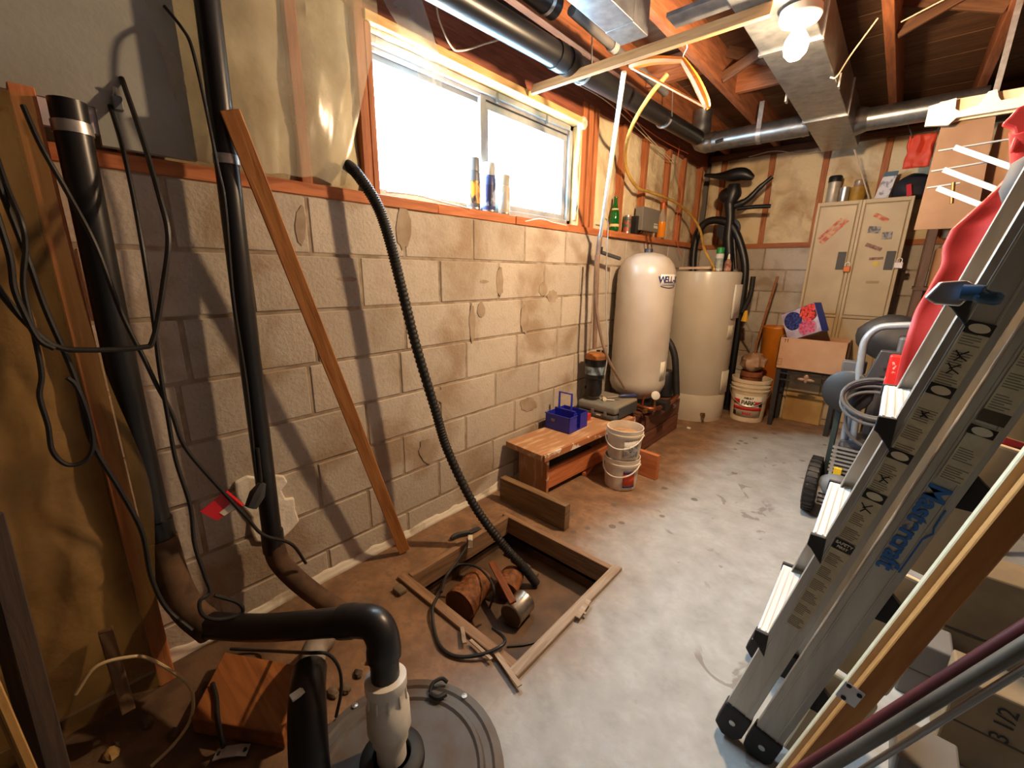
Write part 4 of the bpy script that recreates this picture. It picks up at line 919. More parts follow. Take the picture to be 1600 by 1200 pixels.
# ---- stacked pails
def pail(c, r0, r1, h, m, label, group=None, lid=False, parts=()):
    t = thing('plastic_pail', label, 'pail', c, group)
    MB().lathe([(0,.003),(r0*.94,.003),(r0*.95,0),(r0,.004),(r1*.985,h*.8),(r1*1.04,h*.8),(r1*1.045,h*.86),(r1*1.0,h*.865),(r1*1.02,h*.97),(r1*1.03,h),(r1*.98,h),(r1*.96,h*.9),(r0*.95,.01),(0,.01)], c, n=36).build('tub', m, t, True)
    return t
M_pail = mat('dirty_white_pail', (216,206,190), (182,164,140), 6, .5, contrast=(.42,.75))
BX, BY = .525, 2.262
def arc_handle(t, c, r, z, drop, m, a0, rad=.004):
    P = [Vector((c[0]+r*math.cos(a0+PI*u), c[1]+r*math.sin(a0+PI*u), c[2]+z-drop*math.sin(PI*u))) for u in np.linspace(0,1,17)]
    MB().tube(P, rad, 8).build('handle', m, t, True)
    for p in (P[0],P[-1]): MB().ball(p, .008, 8).build('handle_lug', m, t, True)
av = math.atan2(CAM.y-BY, CAM.x-BX)
p1 = pail((BX,BY,0), .095, .105, .20, M_pail, 'white pail with an orange label standing on the floor under another pail', 'stacked white pails')
arc_handle(p1, (BX,BY,0), .112, .165, .07, M_white, av-1.9)
patch('label', .100, av+.5, .72, .03, .135, BX, BY, mat('orange_label', (226,92,40), (206,70,34), 30, .5), p1, .003)
patch('label_band', .1005, av+.5, .72, .118, .135, BX, BY, mat('navy_label', (52,44,96), None), p1, .0035); patch('label_band', .099, av+.5, .72, .03, .042, BX, BY, mat('navy_label', (52,44,96), None), p1, .0045)
p2 = pail((BX+.004,BY,.192), .093, .106, .195, M_pail, 'open white pail with a grey label stacked on top of another pail', 'stacked white pails')
arc_handle(p2, (BX+.004,BY,.192), .113, .16, .075, M_white, av-1.9)
patch('label', .099, av+.45, .9, .225, .33, BX+.004, BY, mat('grey_print_label', (200,196,190), (150,148,146), 60, .5, contrast=(.48,.56)), p2, .003)
patch('barcode', .1, av+.42, .14, .26, .30, BX+.004, BY, mat('barcode', (60,60,60), (210,210,200), 120, .6, contrast=(.48,.52)), p2, .0045)
MB().lathe([(.096,.15),(0,.152)], (BX+.004,BY,.192), n=28, caps=False).build('contents', mat('tan_plaster', (182,148,110), (160,124,88), 12, .9), p2)
# ================================================================== the far end
# ---- exercise bike behind the water heater
bk = thing('exercise_bike', 'black exercise bike with saddle, handlebar and flywheel behind the water heater', 'bike', (.3,4.38,0))
YB = 4.38
def B(px, py, y=YB): return W(px, py, y=y)
M_bike = mat('bike_black', (20,20,22), None, rough=.4)
P = path([B(1101,274), B(1122,275), B(1140,274), B(1160,272), B(1177,278)], 5)
MB().tube(P, [.014,.016,.018,.02,.022,.026,.03,.034,.04,.045,.05,.054,.056,.056,.055,.053,.05,.045,.038,.03,.02], 12).build('saddle', M_bike, bk, True)
b = MB(); b.tube([B(1148,288), B(1146,300), B(1140,318)], [.05,.07,.05], 12); b.build('saddle_bracket', M_bike, bk, True)
b = MB(); b.ball(tuple(B(1140,305)), (.10,.06,.07), 14); b.build('console', M_bike, bk, True)
MB().tube(path([B(1148,322), B(1168,312), B(1186,294), B(1207,276)], 5), [.03]*4+[.026]*4+[.022]*4+[.018]*4, 10).build('handlebar', M_bike, bk, True)
MB().tube([B(1152,326), B(1180,323), B(1204,322)], .017, 10).build('arm_bar', M_bike, bk, True)
MB().tube([B(1140,312), B(1141,340), B(1138,372), B(1140,425,4.38)], [.05,.04,.045,.03], 12).build('post', M_bike, bk, True)
MB().tube([B(1146,360), B(1150,420)], .016, 10).build('strut', M_bike, bk, True)
MB().tube([B(1133,365), B(1128,428)], .016, 10).build('strut', M_bike, bk, True)
MB().tube(path([B(1083,440), B(1083,405), B(1088,372), B(1100,350), B(1120,344), B(1140,350), B(1152,368), B(1162,400), B(1164,430), B(1158,480)], 6), .034, 12).build('flywheel_guard', M_bike, bk, True)
MB().lathe([(.0,-.02),(.10,-.02),(.10,.02),(0,.02)], B(1138,358,4.40), (0,1,0), 20).build('crank_cover', M_bike, bk, True)
MB().tube([B(1158,480), (.56,4.38,.02)], .03, 10).build('leg', M_bike, bk, True); MB().tube([B(1083,440), (.09,4.38,.02)], .03, 10).build('leg', M_bike, bk, True)
MB().bar((.05,4.38,.02),(.60,4.38,.02),.06,.04).build('base_bar', M_bike, bk)
# ---- hand tools in the corner
hk = thing('snow_brush', 'black hose-handled brush with a yellow head leaning by the water heater', 'brush', (.62,4.45,0))
MB().tube(path([B(1177,432,4.30), B(1172,462,4.30), B(1160,488,4.30)], 5), .021, 10).build('grip', M_rub, hk, True)
MB().tube([B(1166,485,4.30), B(1163,502,4.30)], [.014,.03], 8).build('head', mat('yellow_plastic', (222,170,40), None, rough=.4), hk, True)
MB().tube([B(1163,500,4.30), B(1178,525,4.30), (.69,4.31,.0)], .008, 8).build('pole', mat('grey_pole', (130,124,110), None), hk, True)
tag(MB().tube([B(1215,432,4.55), B(1183,535,4.52), (.69,4.5,.02)], .011, 10).build('broom_handle', wood('broom_pine', (176,116,66), (140,88,48)), None, True), 'bare wooden broom handle leaning against the back wall', 'handle')
ob = thing('orange_bin', 'translucent orange plastic bin standing behind the white pail', 'bin', (.85,4.58,0))
MB().lathe([(.0,0),(.095,0),(.10,.01),(.125,.80),(.132,.81),(.128,.82),(.12,.81),(.095,.02),(0,.02)], (.845,4.60,0), n=28).build('tub', mat('orange_translucent', (206,122,28), (178,96,20), 4, .4), ob, True)
PLX, PLY = .772, 4.205
wp = thing('joint_compound_pail', 'white compound pail with red print standing on the floor by the heater', 'pail', (PLX,PLY,0))
MB().lathe([(0,.003),(.128,.003),(.13,0),(.134,.004),(.149,.285),(.156,.285),(.157,.297),(.15,.3),(.151,.318),(.158,.32),(.158,.333),(.152,.336),(.153,.355),(.16,.36),(.161,.39),(.152,.39),(.149,.36),(.128,.012),(0,.012)], (PLX,PLY,0), n=40).build('tub', mat('cream_pail', (224,208,182), (206,186,154), 5, .5), wp, True)
arc_handle(wp, (PLX,PLY,0), .160, .30, .14, M_bolt, math.atan2(CAM.y-PLY,CAM.x-PLX)-1.57, .003)
ap_ = math.atan2(CAM.y-PLY, CAM.x-PLX)
def conepatch(name, a, w, z0, z1, m, th): 
    b = MB(); rr = lambda z: .134+(z-.004)*.0534+th
    b.grid(lambda u,v: Vector((PLX+rr(z0+(z1-z0)*v)*math.cos(a-w/2+w*u), PLY+rr(z0+(z1-z0)*v)*math.sin(a-w/2+w*u), z0+(z1-z0)*v)), 12, 1); return b.build(name, m, wp, True, solid=.001)
conepatch('label', ap_, 1.7, .05, .25, M_label, .001)
conepatch('red_band', ap_, 1.72, .115, .145, mat('pail_red', (190,36,40), None), .002); conepatch('red_band', ap_+.62, .5, .17, .20, mat('pail_red', (190,36,40), None), .002); conepatch('red_band', ap_-.65, .4, .165, .21, mat('pail_red', (190,36,40), None), .002)
conepatch('black_mark', ap_-.75, .22, .06, .10, M_ink, .002); conepatch('black_mark', ap_+.75, .2, .15, .2, M_ink, .002)
for s,z,sz,m_,da in (('PARK',.185,.052,M_ink,.19),('INSULT',.228,.022,M_ink,.09),('BASE',.085,.034,mat('pail_red', (190,36,40), None),.13)):
    r_ = .134+(z-.004)*.0534+.0025; wrap(s, ap_-da*(len(s)-1)/2, da, z, sz, m_, wp, PLX, PLY, r_, .001)
fp = thing('flower_pot', 'brown clay flower pot holding a crumpled bag inside the compound pail', 'pot', (PLX,PLY,.3))
MB().lathe([(0,.02),(.068,.02),(.075,.38),(.085,.385),(.088,.43),(.08,.43),(.07,.39),(0,.39)], (PLX-.01,PLY,0.02), n=28).build('pot', mat('terracotta', (140,78,46), (112,60,36), 8, .7), fp, True)
b = MB(); b.ball((0,0,0), (.10,.10,.085), 20)
for v in b.v: v += v.normalized()*.028*nse(v.x*22,v.y*22,v.z*22); v += Vector((PLX-.01,PLY,.53))
b.build('crumpled_bag', mat('tan_bag', (176,142,112), (140,106,80), 12, .5), fp, True)
# ---- black metal stand with the boxes
ts = thing('metal_stand', 'black metal side table with a leaf ornament under its top', 'table', (1.18,4.3,0))
M_iron = mat('black_iron', (40,40,42), None, rough=.55)
SX0,SX1,SY0,SY1,SZ = .955,1.392,4.165,4.44,.515
for x,y,dx in ((SX0+.015,SY0+.015,.0),(SX1-.015,SY0+.015,.0),(SX0+.02,SY1-.015,.0),(SX1-.02,SY1-.015,.0)):
    MB().bar((x+dx,y,0),(x,y,SZ-.01),.034,.034,(0,1,0)).build('leg', M_iron, ts, bevel=.003)
MB().box((SX0,SY0,SZ-.015),(SX1,SY1,SZ)).build('tabletop', M_iron, ts, bevel=.003)
for a,e in (((SX0+.02,SY0+.012,.42),(SX1-.02,SY0+.012,.42)),((SX0+.012,SY0+.02,.42),(SX0+.012,SY1-.02,.42)),((SX1-.012,SY0+.02,.42),(SX1-.012,SY1-.02,.42)),((SX0+.02,SY0+.012,.475),(SX1-.02,SY0+.012,.475))): MB().bar(a,e,.012,.012).build('rail', M_iron, ts)
b = MB(); cx = (SX0+SX1)/2
for dx,dz,rx,rz in ((0,.012,.02,.026),(-.03,-.008,.03,.014),(.03,-.008,.03,.014),(0,-.02,.012,.018)): b.ball((cx+dx,SY0+.008,.45+dz),(rx,.007,rz),12)
b.build('leaf_ornament', mat('bronze_leaf', (170,136,112), None, rough=.5, metal=.4), ts, True)
# cardboard box, open top
cb = thing('cardboard_box', 'open brown cardboard carton standing on the metal side table', 'box', (1.18,4.3,SZ))
M_card = mat('cardboard', (196,154,118), (184,140,104), 6, .8)
bx0,bx1,by0,by1,bz = .945,1.405,4.145,4.44,.265
for lo,hi in (((bx0,by0,SZ),(bx1,by1,SZ+.006)),((bx0,by0,SZ),(bx1,by0+.006,SZ+bz)),((bx0,by1-.006,SZ),(bx1,by1,SZ+bz)),((bx0,by0,SZ),(bx0+.006,by1,SZ+bz)),((bx1-.006,by0,SZ),(bx1,by1,SZ+bz))): MB().box(lo,hi).build('panel', M_card, cb)
b = MB(); 
for x in (.985,1.003): b.bar((x,by0-.0006,SZ+.225),(x,by0-.0006,SZ+.25),.004,.001,(0,1,0)); b.bar((x,by0-.0006,SZ+.245),(x,by0-.0006,SZ+.252),.009,.001,(0,1,0))
b.build('arrow_print', M_ink, cb)
b = MB()
for lo,hi in (((.955,by0-.001,SZ+.03),(.985,by0,SZ+.034)),((.955,by0-.001,SZ+.082),(.985,by0,SZ+.086)),((.955,by0-.001,SZ+.03),(.958,by0,SZ+.086)),((.982,by0-.001,SZ+.03),(.985,by0,SZ+.086)),((.955,by0-.001,SZ+.056),(.985,by0,SZ+.058))): b.box(lo,hi)
b.build('frame_print', mat('brown_ink', (120,90,70), None), cb)
# berry box tilted inside the carton
bb_ = thing('berry_box', 'glossy box printed with blueberries and strawberries tilted inside the carton', 'box', (1.17,4.3,.7))
q0, q1 = W(1221,494,y=4.30), W(1281,474,y=4.30); Xf = (q1-q0).normalized(); th_ = .42
X = Vector((Xf.x*math.cos(th_), -math.sin(th_), Xf.z)).normalized(); Yv = Vector((0,0,1)); Yv = (Yv-X*Yv.dot(X)).normalized(); NF = X.cross(Yv)
LW, LH, LD = .285, .27, .085
o0 = q0-Yv*.225
MB().prism([(0,0),(LW,0),(LW,LH-.035),(0,LH-.035)], o0, X, Yv, -LD).build('carton', mat('box_white', (206,200,206), (170,150,170), 14, .35), bb_, bevel=.002)
M_bxb = mat('box_blue', (40,60,150), None, rough=.35)
MB().prism([(LW,0),(LW+.002,0),(LW+.002,LH-.035),(LW,LH-.035)], o0, X, Yv, -LD).build('blue_side', M_bxb, bb_)
MB().prism([(0,LH-.035),(LW,LH-.035),(LW,LH-.033),(0,LH-.033)], o0, X, Yv, -LD).build('blue_top', M_bxb, bb_)
def berries(name, cu, cv, R, r, m, n):
    b = MB()
    for i in range(n):
        a = i*2.39996; q = R*math.sqrt((i+.5)/n); u, v = cu+q*math.cos(a), cv+q*math.sin(a)
        if not (.005 < u < LW-.005 and .02 < v < LH-.04): continue
        b.lathe([(r,0),(r*.75,.0012),(0,.002)], o0+X*u+Yv*v+NF*.0006, NF, 8, False)
    b.build(name, m, bb_, True)
def disc(cu, cv, R, m):
    b = MB(); b.prism([(min(max(cu+R*math.cos(a),.002),LW-.002),min(max(cv+R*math.sin(a),.002),LH-.037)) for a in np.linspace(0,2*PI,28)[:-1]], o0, X, Yv, .0006); b.build('bowl_print', m, bb_)
M_bowl = mat('bowl_print', (178,130,140), None)
disc(.085,.15,.076,mat('bowl_blue', (28,34,80), None)); disc(.225,.175,.072,mat('bowl_red', (110,22,30), None)); disc(.185,.06,.075,M_bowl)
berries('blueberry_print', .085,.15,.07,.0115,mat('blueberry', (60,76,150), (34,40,96), 40, .4),30)
berries('strawberry_print', .225,.175,.066,.0155,mat('strawberry', (214,40,46), (236,96,70), 40, .4),18)
berries('raspberry_print', .185,.065,.066,.012,mat('raspberry', (196,40,86), (230,110,140), 40, .4),26)
tag(MB().box((1.02,4.446,0),(1.30,4.464,.26)).build('plywood_offcut', mat('yellow_ply', (190,154,92), (160,122,66), 5, .8), None, bevel=.003), 'yellowish plywood offcut standing behind the metal side table', 'board')
# ---- lockers
lk = thing('metal_locker', 'beige two-door metal locker with worn stickers and padlocks', 'locker', (1.29,4.6,0))
M_lock = mat('locker_beige', (186,164,126), (166,142,104), 3, .45, contrast=(.4,.7))
LX0, LX1, LY0, LY1, LZ = .992, 1.585, 4.47, 4.712, 1.858
MB().box((LX0,LY0+.012,0),(LX1,LY1,LZ)).build('cabinet', M_lock, lk, bevel=.004)
mid = 1.283
for a,e in ((LX0,mid),(mid,LX1)):
    for x in (a,e-.022): MB().box((x+.001,LY0-.004,.0),(x+.021,LY0+.014,LZ)).build('door_frame', M_lock, lk, bevel=.003)
    MB().box((a+.02,LY0-.004,LZ-.03),(e-.02,LY0+.014,LZ)).build('door_frame', M_lock, lk, bevel=.003)
    MB().box((a+.02,LY0-.004,.945),(e-.02,LY0+.014,.965)).build('door_frame', M_lock, lk, bevel=.003)
    for z0,z1 in ((.06,.94),(.97,LZ-.034)):
        d = MB().box((a+.025,LY0-.002,z0),(e-.025,LY0+.014,z1)).build('door', M_lock, lk, bevel=.006)
        if z0 > .5:
            MB().box((e-.09,LY0-.005,1.33),(e-.035,LY0+.0,1.47)).build('handle_recess', mat('dark_recess', (66,64,60), None, rough=.6), d, bevel=.003)
def sticker(name, px0, py0, w, h, ang, m): 
    c = W(px0,py0,y=LY0-.004); Xs = Vector((math.cos(ang),0,math.sin(ang))); Ys = Vector((-math.sin(ang),0,math.cos(ang)))
    MB().prism([(-w/2,-h/2),(w/2,-h/2),(w/2,h/2),(-w/2,h/2)], c, Xs, Ys, .0015).build(name, m, lk)
M_st1 = mat('sticker_red', (176,84,56), (206,150,110), 30, .6, contrast=(.4,.6)); M_st2 = mat('sticker_grey', (150,146,138), (90,84,80), 40, .6, contrast=(.45,.55)); M_st3 = mat('sticker_dark', (110,56,48), (150,120,90), 40, .6)
sticker('sticker', 1303,362,.23,.032,.86,M_st1); sticker('sticker', 1297,358,.20,.02,.86,M_st1)
sticker('sticker', 1377,340,.10,.03,-.55,M_st1); sticker('sticker', 1366,359,.075,.05,-.1,M_st2); sticker('sticker', 1386,368,.06,.055,.05,M_st2); sticker('sticker', 1365,386,.11,.028,-.4,M_st3); sticker('sticker', 1369,404,.085,.02,.05,M_st3); sticker('sticker', 1368,412,.04,.03,.0,mat('sticker_yellow', (206,176,60), None)); sticker('sticker', 1363,441,.08,.02,.02,mat('sticker_olive', (150,130,84), None))
for px,py,m_,w in ((1323,420,mat('padlock_orange', (206,104,30), None, rough=.4),.045),(1404,414,mat('padlock_white', (220,206,200), None, rough=.4),.05)):
    c = W(px,py,y=LY0-.02); MB().box((c.x-w/2,c.y-.012,c.z-.025),(c.x+w/2,c.y+.012,c.z+.02)).build('padlock', m_, lk, bevel=.006)
    MB().tube(path([c+Vector((-.014,0,.018)),c+Vector((-.014,0,.04)),c+Vector((0,0,.052)),c+Vector((.014,0,.04)),c+Vector((.014,0,.018))],4), .003, 6).build('shackle', M_bolt, lk, True)
# on top of the lockers
YT = 4.60
def top(px): q = W(px,316,y=YT); return q.x
def hgt(px,py): return W(px,py,y=YT).z-LZ
x = top(1299); h = hgt(1301,276)
lathe_thing('thermos', [(.042,0),(.044,.004),(.044,h*.76),(.046,h*.77),(.046,h*.97),(.04,h),(0,h)], (x,YT,LZ), mat('steel_cup', (196,188,172), (170,160,144), 12, .4, .3), 'steel thermos with a black lid on top of the locker', 'thermos', None, 24, (('lid', [(.0475,h*.78),(.048,h*.96),(.04,h*1.01),(0,h*1.01)], M_blk),))
x = top(1317); h = hgt(1318,294)
lathe_thing('metal_tin', [(.032,0),(.033,.003),(.033,h),(.03,h),(0,h-.003)], (x,YT-.02,LZ), M_steel, 'small bare metal tin on the locker between thermos and yellow can', 'can', None, 24)
x = top(1337); h = hgt(1338,293)
lathe_thing('paint_can', [(.05,0),(.052,.003),(.052,h*.95),(.054,h),(.047,h),(0,h-.006)], (x,YT,LZ), mat('yellow_can', (186,146,44), (150,112,36), 10, .4), 'yellow paint can with a small jar on it, on the locker', 'can', None, 28, (('jar', [(.03,h),(.034,h+.01),(.034,h+.05),(.028,h+.055),(0,h+.055)], mat('jar', (150,128,110), None, rough=.2)),))
x = top(1374); h = hgt(1378,270)
pb_ = thing('paper_box', 'slim white and blue printed box leaning on top of the locker', 'box', (x,YT,LZ))
MB().prism([(0,0),(.085,0),(.115,h),(.035,h)], (x-.04,YT-.01,LZ), (1,0,0), (0,0,1), -.03).build('carton', mat('print_white', (206,206,212), (130,130,144), 28, .5, contrast=(.5,.62)), pb_)
MB().prism([(.029,h*.84),(.110,h*.84),(.1152,h+.001),(.035,h+.001)], (x-.04,YT-.0115,LZ), (1,0,0), (0,0,1), -.033).build('blue_end', mat('box_teal', (66,96,110), None), pb_)
b = MB(); b.ball((0,0,0), (.12,.10,.12), 20)
for v in b.v: v += v.normalized()*.02*nse(v.x*12,v.y*12,v.z*12); v.z = max(v.z,-.05); v += Vector((1.565,4.60,LZ+.05))
tag(b.build('black_bag', mat('navy_black', (26,28,36), None, rough=.7), None, True), 'slumped black bag with a round top on the locker', 'bag')
tag(MB().bar(W(1420,288,y=4.48), W(1421,306,y=4.46), .03, .012, (0,1,0)).build('red_strap', mat('red_strap', (190,30,44), None), None, bevel=.003), 'short red strap hanging over the locker corner from the black bag', 'strap')
# ---- dark shelving to the right
M_shelf = wood('dark_shelf', (112,80,56), (82,56,38))
sh = thing('shelving_unit', 'dark wooden shelving unit standing beside the locker', 'shelf', (2.1,4.5,0))
for x in (1.72,2.6):
    for y in (4.2,4.68): board('upright', (x,y,0), (x,y,2.05), .045, .045, M_shelf, sh, up=(0,1,0))
for z in (.25,.75,1.2,1.65,2.03): board('shelf_board', (1.69,4.44,z), (2.63,4.44,z), .54, .025, M_shelf, sh)
for i,(x,z,w,h,c) in enumerate(((1.76,1.2125,.09,.26,(168,122,82)),(1.88,1.2125,.12,.18,(140,104,74)),(2.05,1.2125,.2,.24,(136,116,98)),(1.77,.7625,.22,.30,(132,100,74)),(2.05,.7625,.25,.22,(164,130,96)),(1.80,1.6625,.26,.2,(126,90,62)),(2.12,1.6625,.2,.26,(150,112,80)))):
    lab = ('narrow brown carton','squat dark carton','wide grey-brown carton','tall dark carton','wide tan carton','flat dark brown carton','upright brown carton')[i]+(' on the chest-high shelf',' on the chest-high shelf',' on the chest-high shelf',' on the knee-high shelf',' on the knee-high shelf',' on the head-high shelf',' on the head-high shelf')[i]
    t = thing('storage_carton', lab+' of the dark shelving unit', 'box', (x+w/2,4.35,z), 'cartons on the dark shelving')
    MB().box((x,4.22,z),(x+w,4.5,z+h)).build('carton', mat('carton_%d'%i, c, None, rough=.8), t, bevel=.003)
    MB().box((x+w*.4,4.2185,z),(x+w*.6,4.22,z+h)).build('tape', mat('tape_%d'%i, tuple(int(k*.8) for k in c), None, rough=.5), t)
# orange bag, tool rack, cardboard, wire rack
b = MB(); b.grid(lambda u,v: Vector((1.483+.135*u+.012*nse(u*3,v*3), 4.19+.02*nse(u*4,v*4,5), 2.0+.205*v)), 10, 12)
obg = thing('orange_bag', 'flat orange-red bag hanging from a joist above the locker', 'bag', (1.55,4.19,2.0)); b.build('cloth', mat('orange_red', (214,72,34), (190,54,26), 5, .6), obg, True, solid=.012); MB().tube([(1.40,4.19,2.42),(1.50,4.19,2.19)], .004, 6).build('cord', M_cord, obg, True); MB().tube([(1.73,4.19,2.42),(1.60,4.19,2.19)], .004, 6).build('cord', M_cord, obg, True)
M_rack = mat('cream_rack', (226,214,190), None, rough=.5)
rk = thing('tool_rack', 'long cream plastic tool rack with hook notches hung under the joists', 'rack', (1.75,2.9,1.97))
poly = [(0,-.02),(0,.06),(.085,.075),(.09,.03),(.105,.02),(.16,.03),(.17,.05),(.18,.078),(.205,.08),(.215,.05),(.225,.035),(.275,.035),(.285,.05),(.29,.08),(.33,.085),(.335,.05),(.35,.04),(.40,.04),(.41,.06),(.42,.09),(.60,.10),(.60,.0),(.10,-.005),(.08,-.03)]
MB().prism(poly, (1.566,2.9,1.968), (1,0,0), (0,0,1), .02).build('notched_face', M_rack, rk)
MB().box((1.60,2.905,1.955),(2.166,2.92,2.045)).build('back_plate', mat('rack_back', (196,178,150), None, rough=.6), rk)
for x in (1.77,2.15): MB().bar((x,2.91,2.04),(x,2.91,2.45),.02,.006,(0,1,0)).build('hanger', M_strap, rk)
for i,(x0,x1,z0,z1,y) in enumerate(((1.615,1.79,1.50,1.955,2.93),(1.80,2.10,1.35,1.94,2.98))):
    t = thing('cardboard_sheet', ('brown cardboard sheet with an orange top edge under the tool rack','wider cardboard sheet standing behind the orange-edged sheet')[i], 'cardboard', ((x0+x1)/2,y,z0))
    MB().prism([(0,0),(x1-x0+.03,0),(x1-x0,z1-z0+.02),(.008,z1-z0-.01)], (x0,y,z0), (1,0,0), (0,0,1), .008).build('sheet', mat('brown_sheet', (138,106,80), (114,86,62), 4, .9), t)
    MB().bar((x0+.008,y-.002,z1-.012),(x1,y-.002,z1+.014),.010,.014).build('top_edge', mat('edge_orange', (196,116,66), None), t)
wr = thing('wire_rack', 'folding grey wire drying rack hung in front of the cardboard sheets', 'rack', (1.9,2.5,1.5))
M_wr = mat('rack_grey', (140,148,154), None, rough=.6)
for (a,c),(e,f) in (((1492,230),(1640,282)),((1475,265),(1620,320)),((1465,294),(1600,346))):
    MB().bar(W(a,c,y=2.5), W(e,f,y=2.3), .006, .018, (0,0,1)).build('bar', M_wr, wr)
for (a,c),(e,f) in (((1466,236),(1580,217)),((1455,268),(1560,250)),((1448,294),(1500,286))): MB().tube([W(a,c,y=2.5), W(e,f,y=2.5)], .0035, 6).build('wire', M_wr, wr, True)
MB().tube([W(1490,285,y=2.48), W(1487,318,y=2.48)], .006, 8).build('hook', M_brass, wr, True)
for dx in (.0,): MB().tube([W(1590,240,y=2.4), (1.9,2.4,2.42)], .004, 6).build('suspension_wire', M_wr, wr, True)
# ---- red jacket
M_jack = mat('red_nylon', (232,66,54), (214,46,40), 3, .5, bump=.15, bscale=12)
jb = [(1612,244),(1585,267),(1560,292),(1533,317),(1508,340),(1487,358),(1473,387),(1471,415),(1450,454),(1429,487),(1418,520),(1408,558),(1398,600),(1385,660)]
JL = [W(a,c,y=1.75) for a,c in jb]
jk = thing('red_jacket', 'bright red nylon jacket hanging behind the aluminium ladder', 'jacket', (1.8,1.75,.85))
def fj(u,v):
    k = v*(len(JL)-1); i = min(int(k),len(JL)-2); p = JL[i].lerp(JL[i+1], k-i)
    w = .40+.1*v; return Vector((p.x+w*u, 1.75+.018*math.sin(u*16+v*3)*min(1,u*4)+.012*nse(u*5,v*8), p.z+.10*u*(1-v)))
MB().grid(fj, 30, 44).build('body', M_jack, jk, True, solid=.012)
hp_ = [W(a,c,y=1.72) for a,c in ((1620,160),(1600,167),(1587,172),(1575,186),(1562,198),(1580,204),(1583,215),(1575,237),(1580,242),(1592,228),(1620,235))]
b = MB().prism([(q.x,q.z) for q in hp_], (0,1.72,0), (1,0,0), (0,0,1), .025); b.build('hood', M_jack, jk, False, bevel=.008)
MB().tube([W(1605,200,y=1.71), W(1606,255,y=1.75)], .03, 10).build('collar', M_jack, jk, True)
MB().tube([(1.80,1.72,1.70),(1.82,1.74,2.0),(1.80,1.76,2.41)], .005, 8).build('hanging_loop', M_cord, jk, True)
jh = thing('coat_peg', 'dark grey bundle beside the collar of the red jacket', 'bundle', W(1595,285,y=1.72))
b = MB(); c = W(1612,285,y=1.66); b.ball(tuple(c), (.05,.05,.07), 14)
for v in b.v: v += Vector((.008*nse(v.x*30,v.z*30),0,.008*nse(v.z*30,v.y*30)))
b.build('cloth', mat('charcoal_cloth', (70,68,68), None, rough=.8), jh, True); MB().tube([c,c+Vector((.02,.02,.4)),Vector((c.x+.03,c.y+.05,2.4))], .004, 6).build('cord', M_cord, jh, True)
# ---- pressure washer
pw = thing('pressure_washer', 'pressure washer with grey tube frame, black panel and coiled hose behind the ladder', 'pressure washer', (1.6,2.8,0))
M_tubef = mat('blue_grey_tube', (150,160,170), None, rough=.35, metal=.3)
YW = 2.78
def Q(px,py,y=YW): return W(px,py,y=y)
hpth = [Q(1330,700),Q(1336,660),Q(1339,612),Q(1345,565),Q(1352,532),Q(1372,513),Q(1400,509),Q(1440,508)]
MB().tube(path(hpth,6)+[hpth[-1]+Vector((.28,.0,.0)), hpth[-1]+Vector((.34,0,-.10)), hpth[-1]+Vector((.36,0,-.8))], .017, 12).build('handle', M_tubef, pw, True)
MB().tube(path([Q(1338,630),Q(1323,665),Q(1318,700),Q(1322,735)],5)+[Vector((1.54,2.9,.10)),Vector((2.0,2.9,.10))], .017, 12).build('lower_frame', M_tubef, pw, True)
a = Q(1342,606,2.74); e = Q(1400,553,2.74)
pnl = MB().prism([(0,0),(e.x-a.x+.06,0),(e.x-a.x+.06,.20),(.05,.20)], a, (1,0,0), (0,0,1), -.05).build('control_panel', mat('dark_grey_panel', (56,58,62), None, rough=.45), pw, bevel=.006)
for i in range(4): MB().bar(a+Vector((.06+.008*i,-.003,.03+.042*i)), a+Vector((.155+.006*i,-.003,.03+.042*i)), .006, .008).build('vent_slot', M_ink, pnl)
MB().box((e.x-.02,2.70,a.z+.01),(e.x+.10,2.735,a.z+.19)).build('red_shroud', mat('red_shroud', (206,44,40), (230,200,190), 30, .4, contrast=(.6,.66)), pw, bevel=.01)
MB().box((e.x+.0,2.74,a.z+.19),(e.x+.14,2.86,a.z+.27)).build('air_filter', mat('grey_panel', (84,86,90), None, rough=.5), pw, bevel=.01)
MB().box((1.46,2.80,a.z+.06),(1.56,2.86,a.z+.12)).build('hose_hook', mat('grey_panel', (84,86,90), None, rough=.5), pw, bevel=.006)
MB().lathe([(0,0),(.105,0),(.11,.01),(.11,.035),(.10,.04),(0,.03)], Q(1326,612,2.80), (-.25,-1,.15), 28).build('reel_disc', M_blk, pw, True)
for i,(rr,dz,dx) in enumerate(((.135,.0,0),(.125,.012,.004),(.14,-.016,.006),(.115,-.03,.0),(.145,.02,.01))):
    c = Q(1368,628,2.70)+Vector((dx,-.006*i,dz)); b = MB(); b.tube([c+Vector((rr*math.cos(t),.05*math.sin(t),.62*rr*math.sin(t))) for t in np.linspace(0,2*PI,30)], .008, 8); b.build('hose_coil', mat('grey_hose', (92,94,98), None, rough=.4), pw, True)
MB().tube(path([Q(1322,640,2.68),Q(1322,668,2.68),Q(1335,688,2.68),Q(1362,705,2.68)],6), .008, 8).build('hose_tail', mat('grey_hose', (92,94,98), None, rough=.4), pw, True)
MB().box((1.475,2.79,.08),(1.50,2.86,.66)).build('side_plate', mat('dark_green', (44,58,58), None, rough=.5), pw, bevel=.004)
MB().box((1.52,2.70,.16),(1.78,2.95,.44)).build('engine', mat('engine_dark', (48,48,52), (80,82,86), 30, .4, .3), pw, bevel=.02)
for i in range(7): MB().box((1.50,2.69,.27+.022*i),(1.62,2.70,.28+.022*i)).build('cooling_fin', M_steel, pw)
MB().box((1.525,2.675,.26),(1.56,2.69,.30)).build('fuel_tap', mat('yellow_tap', (226,190,40), None, rough=.4), pw, bevel=.003)
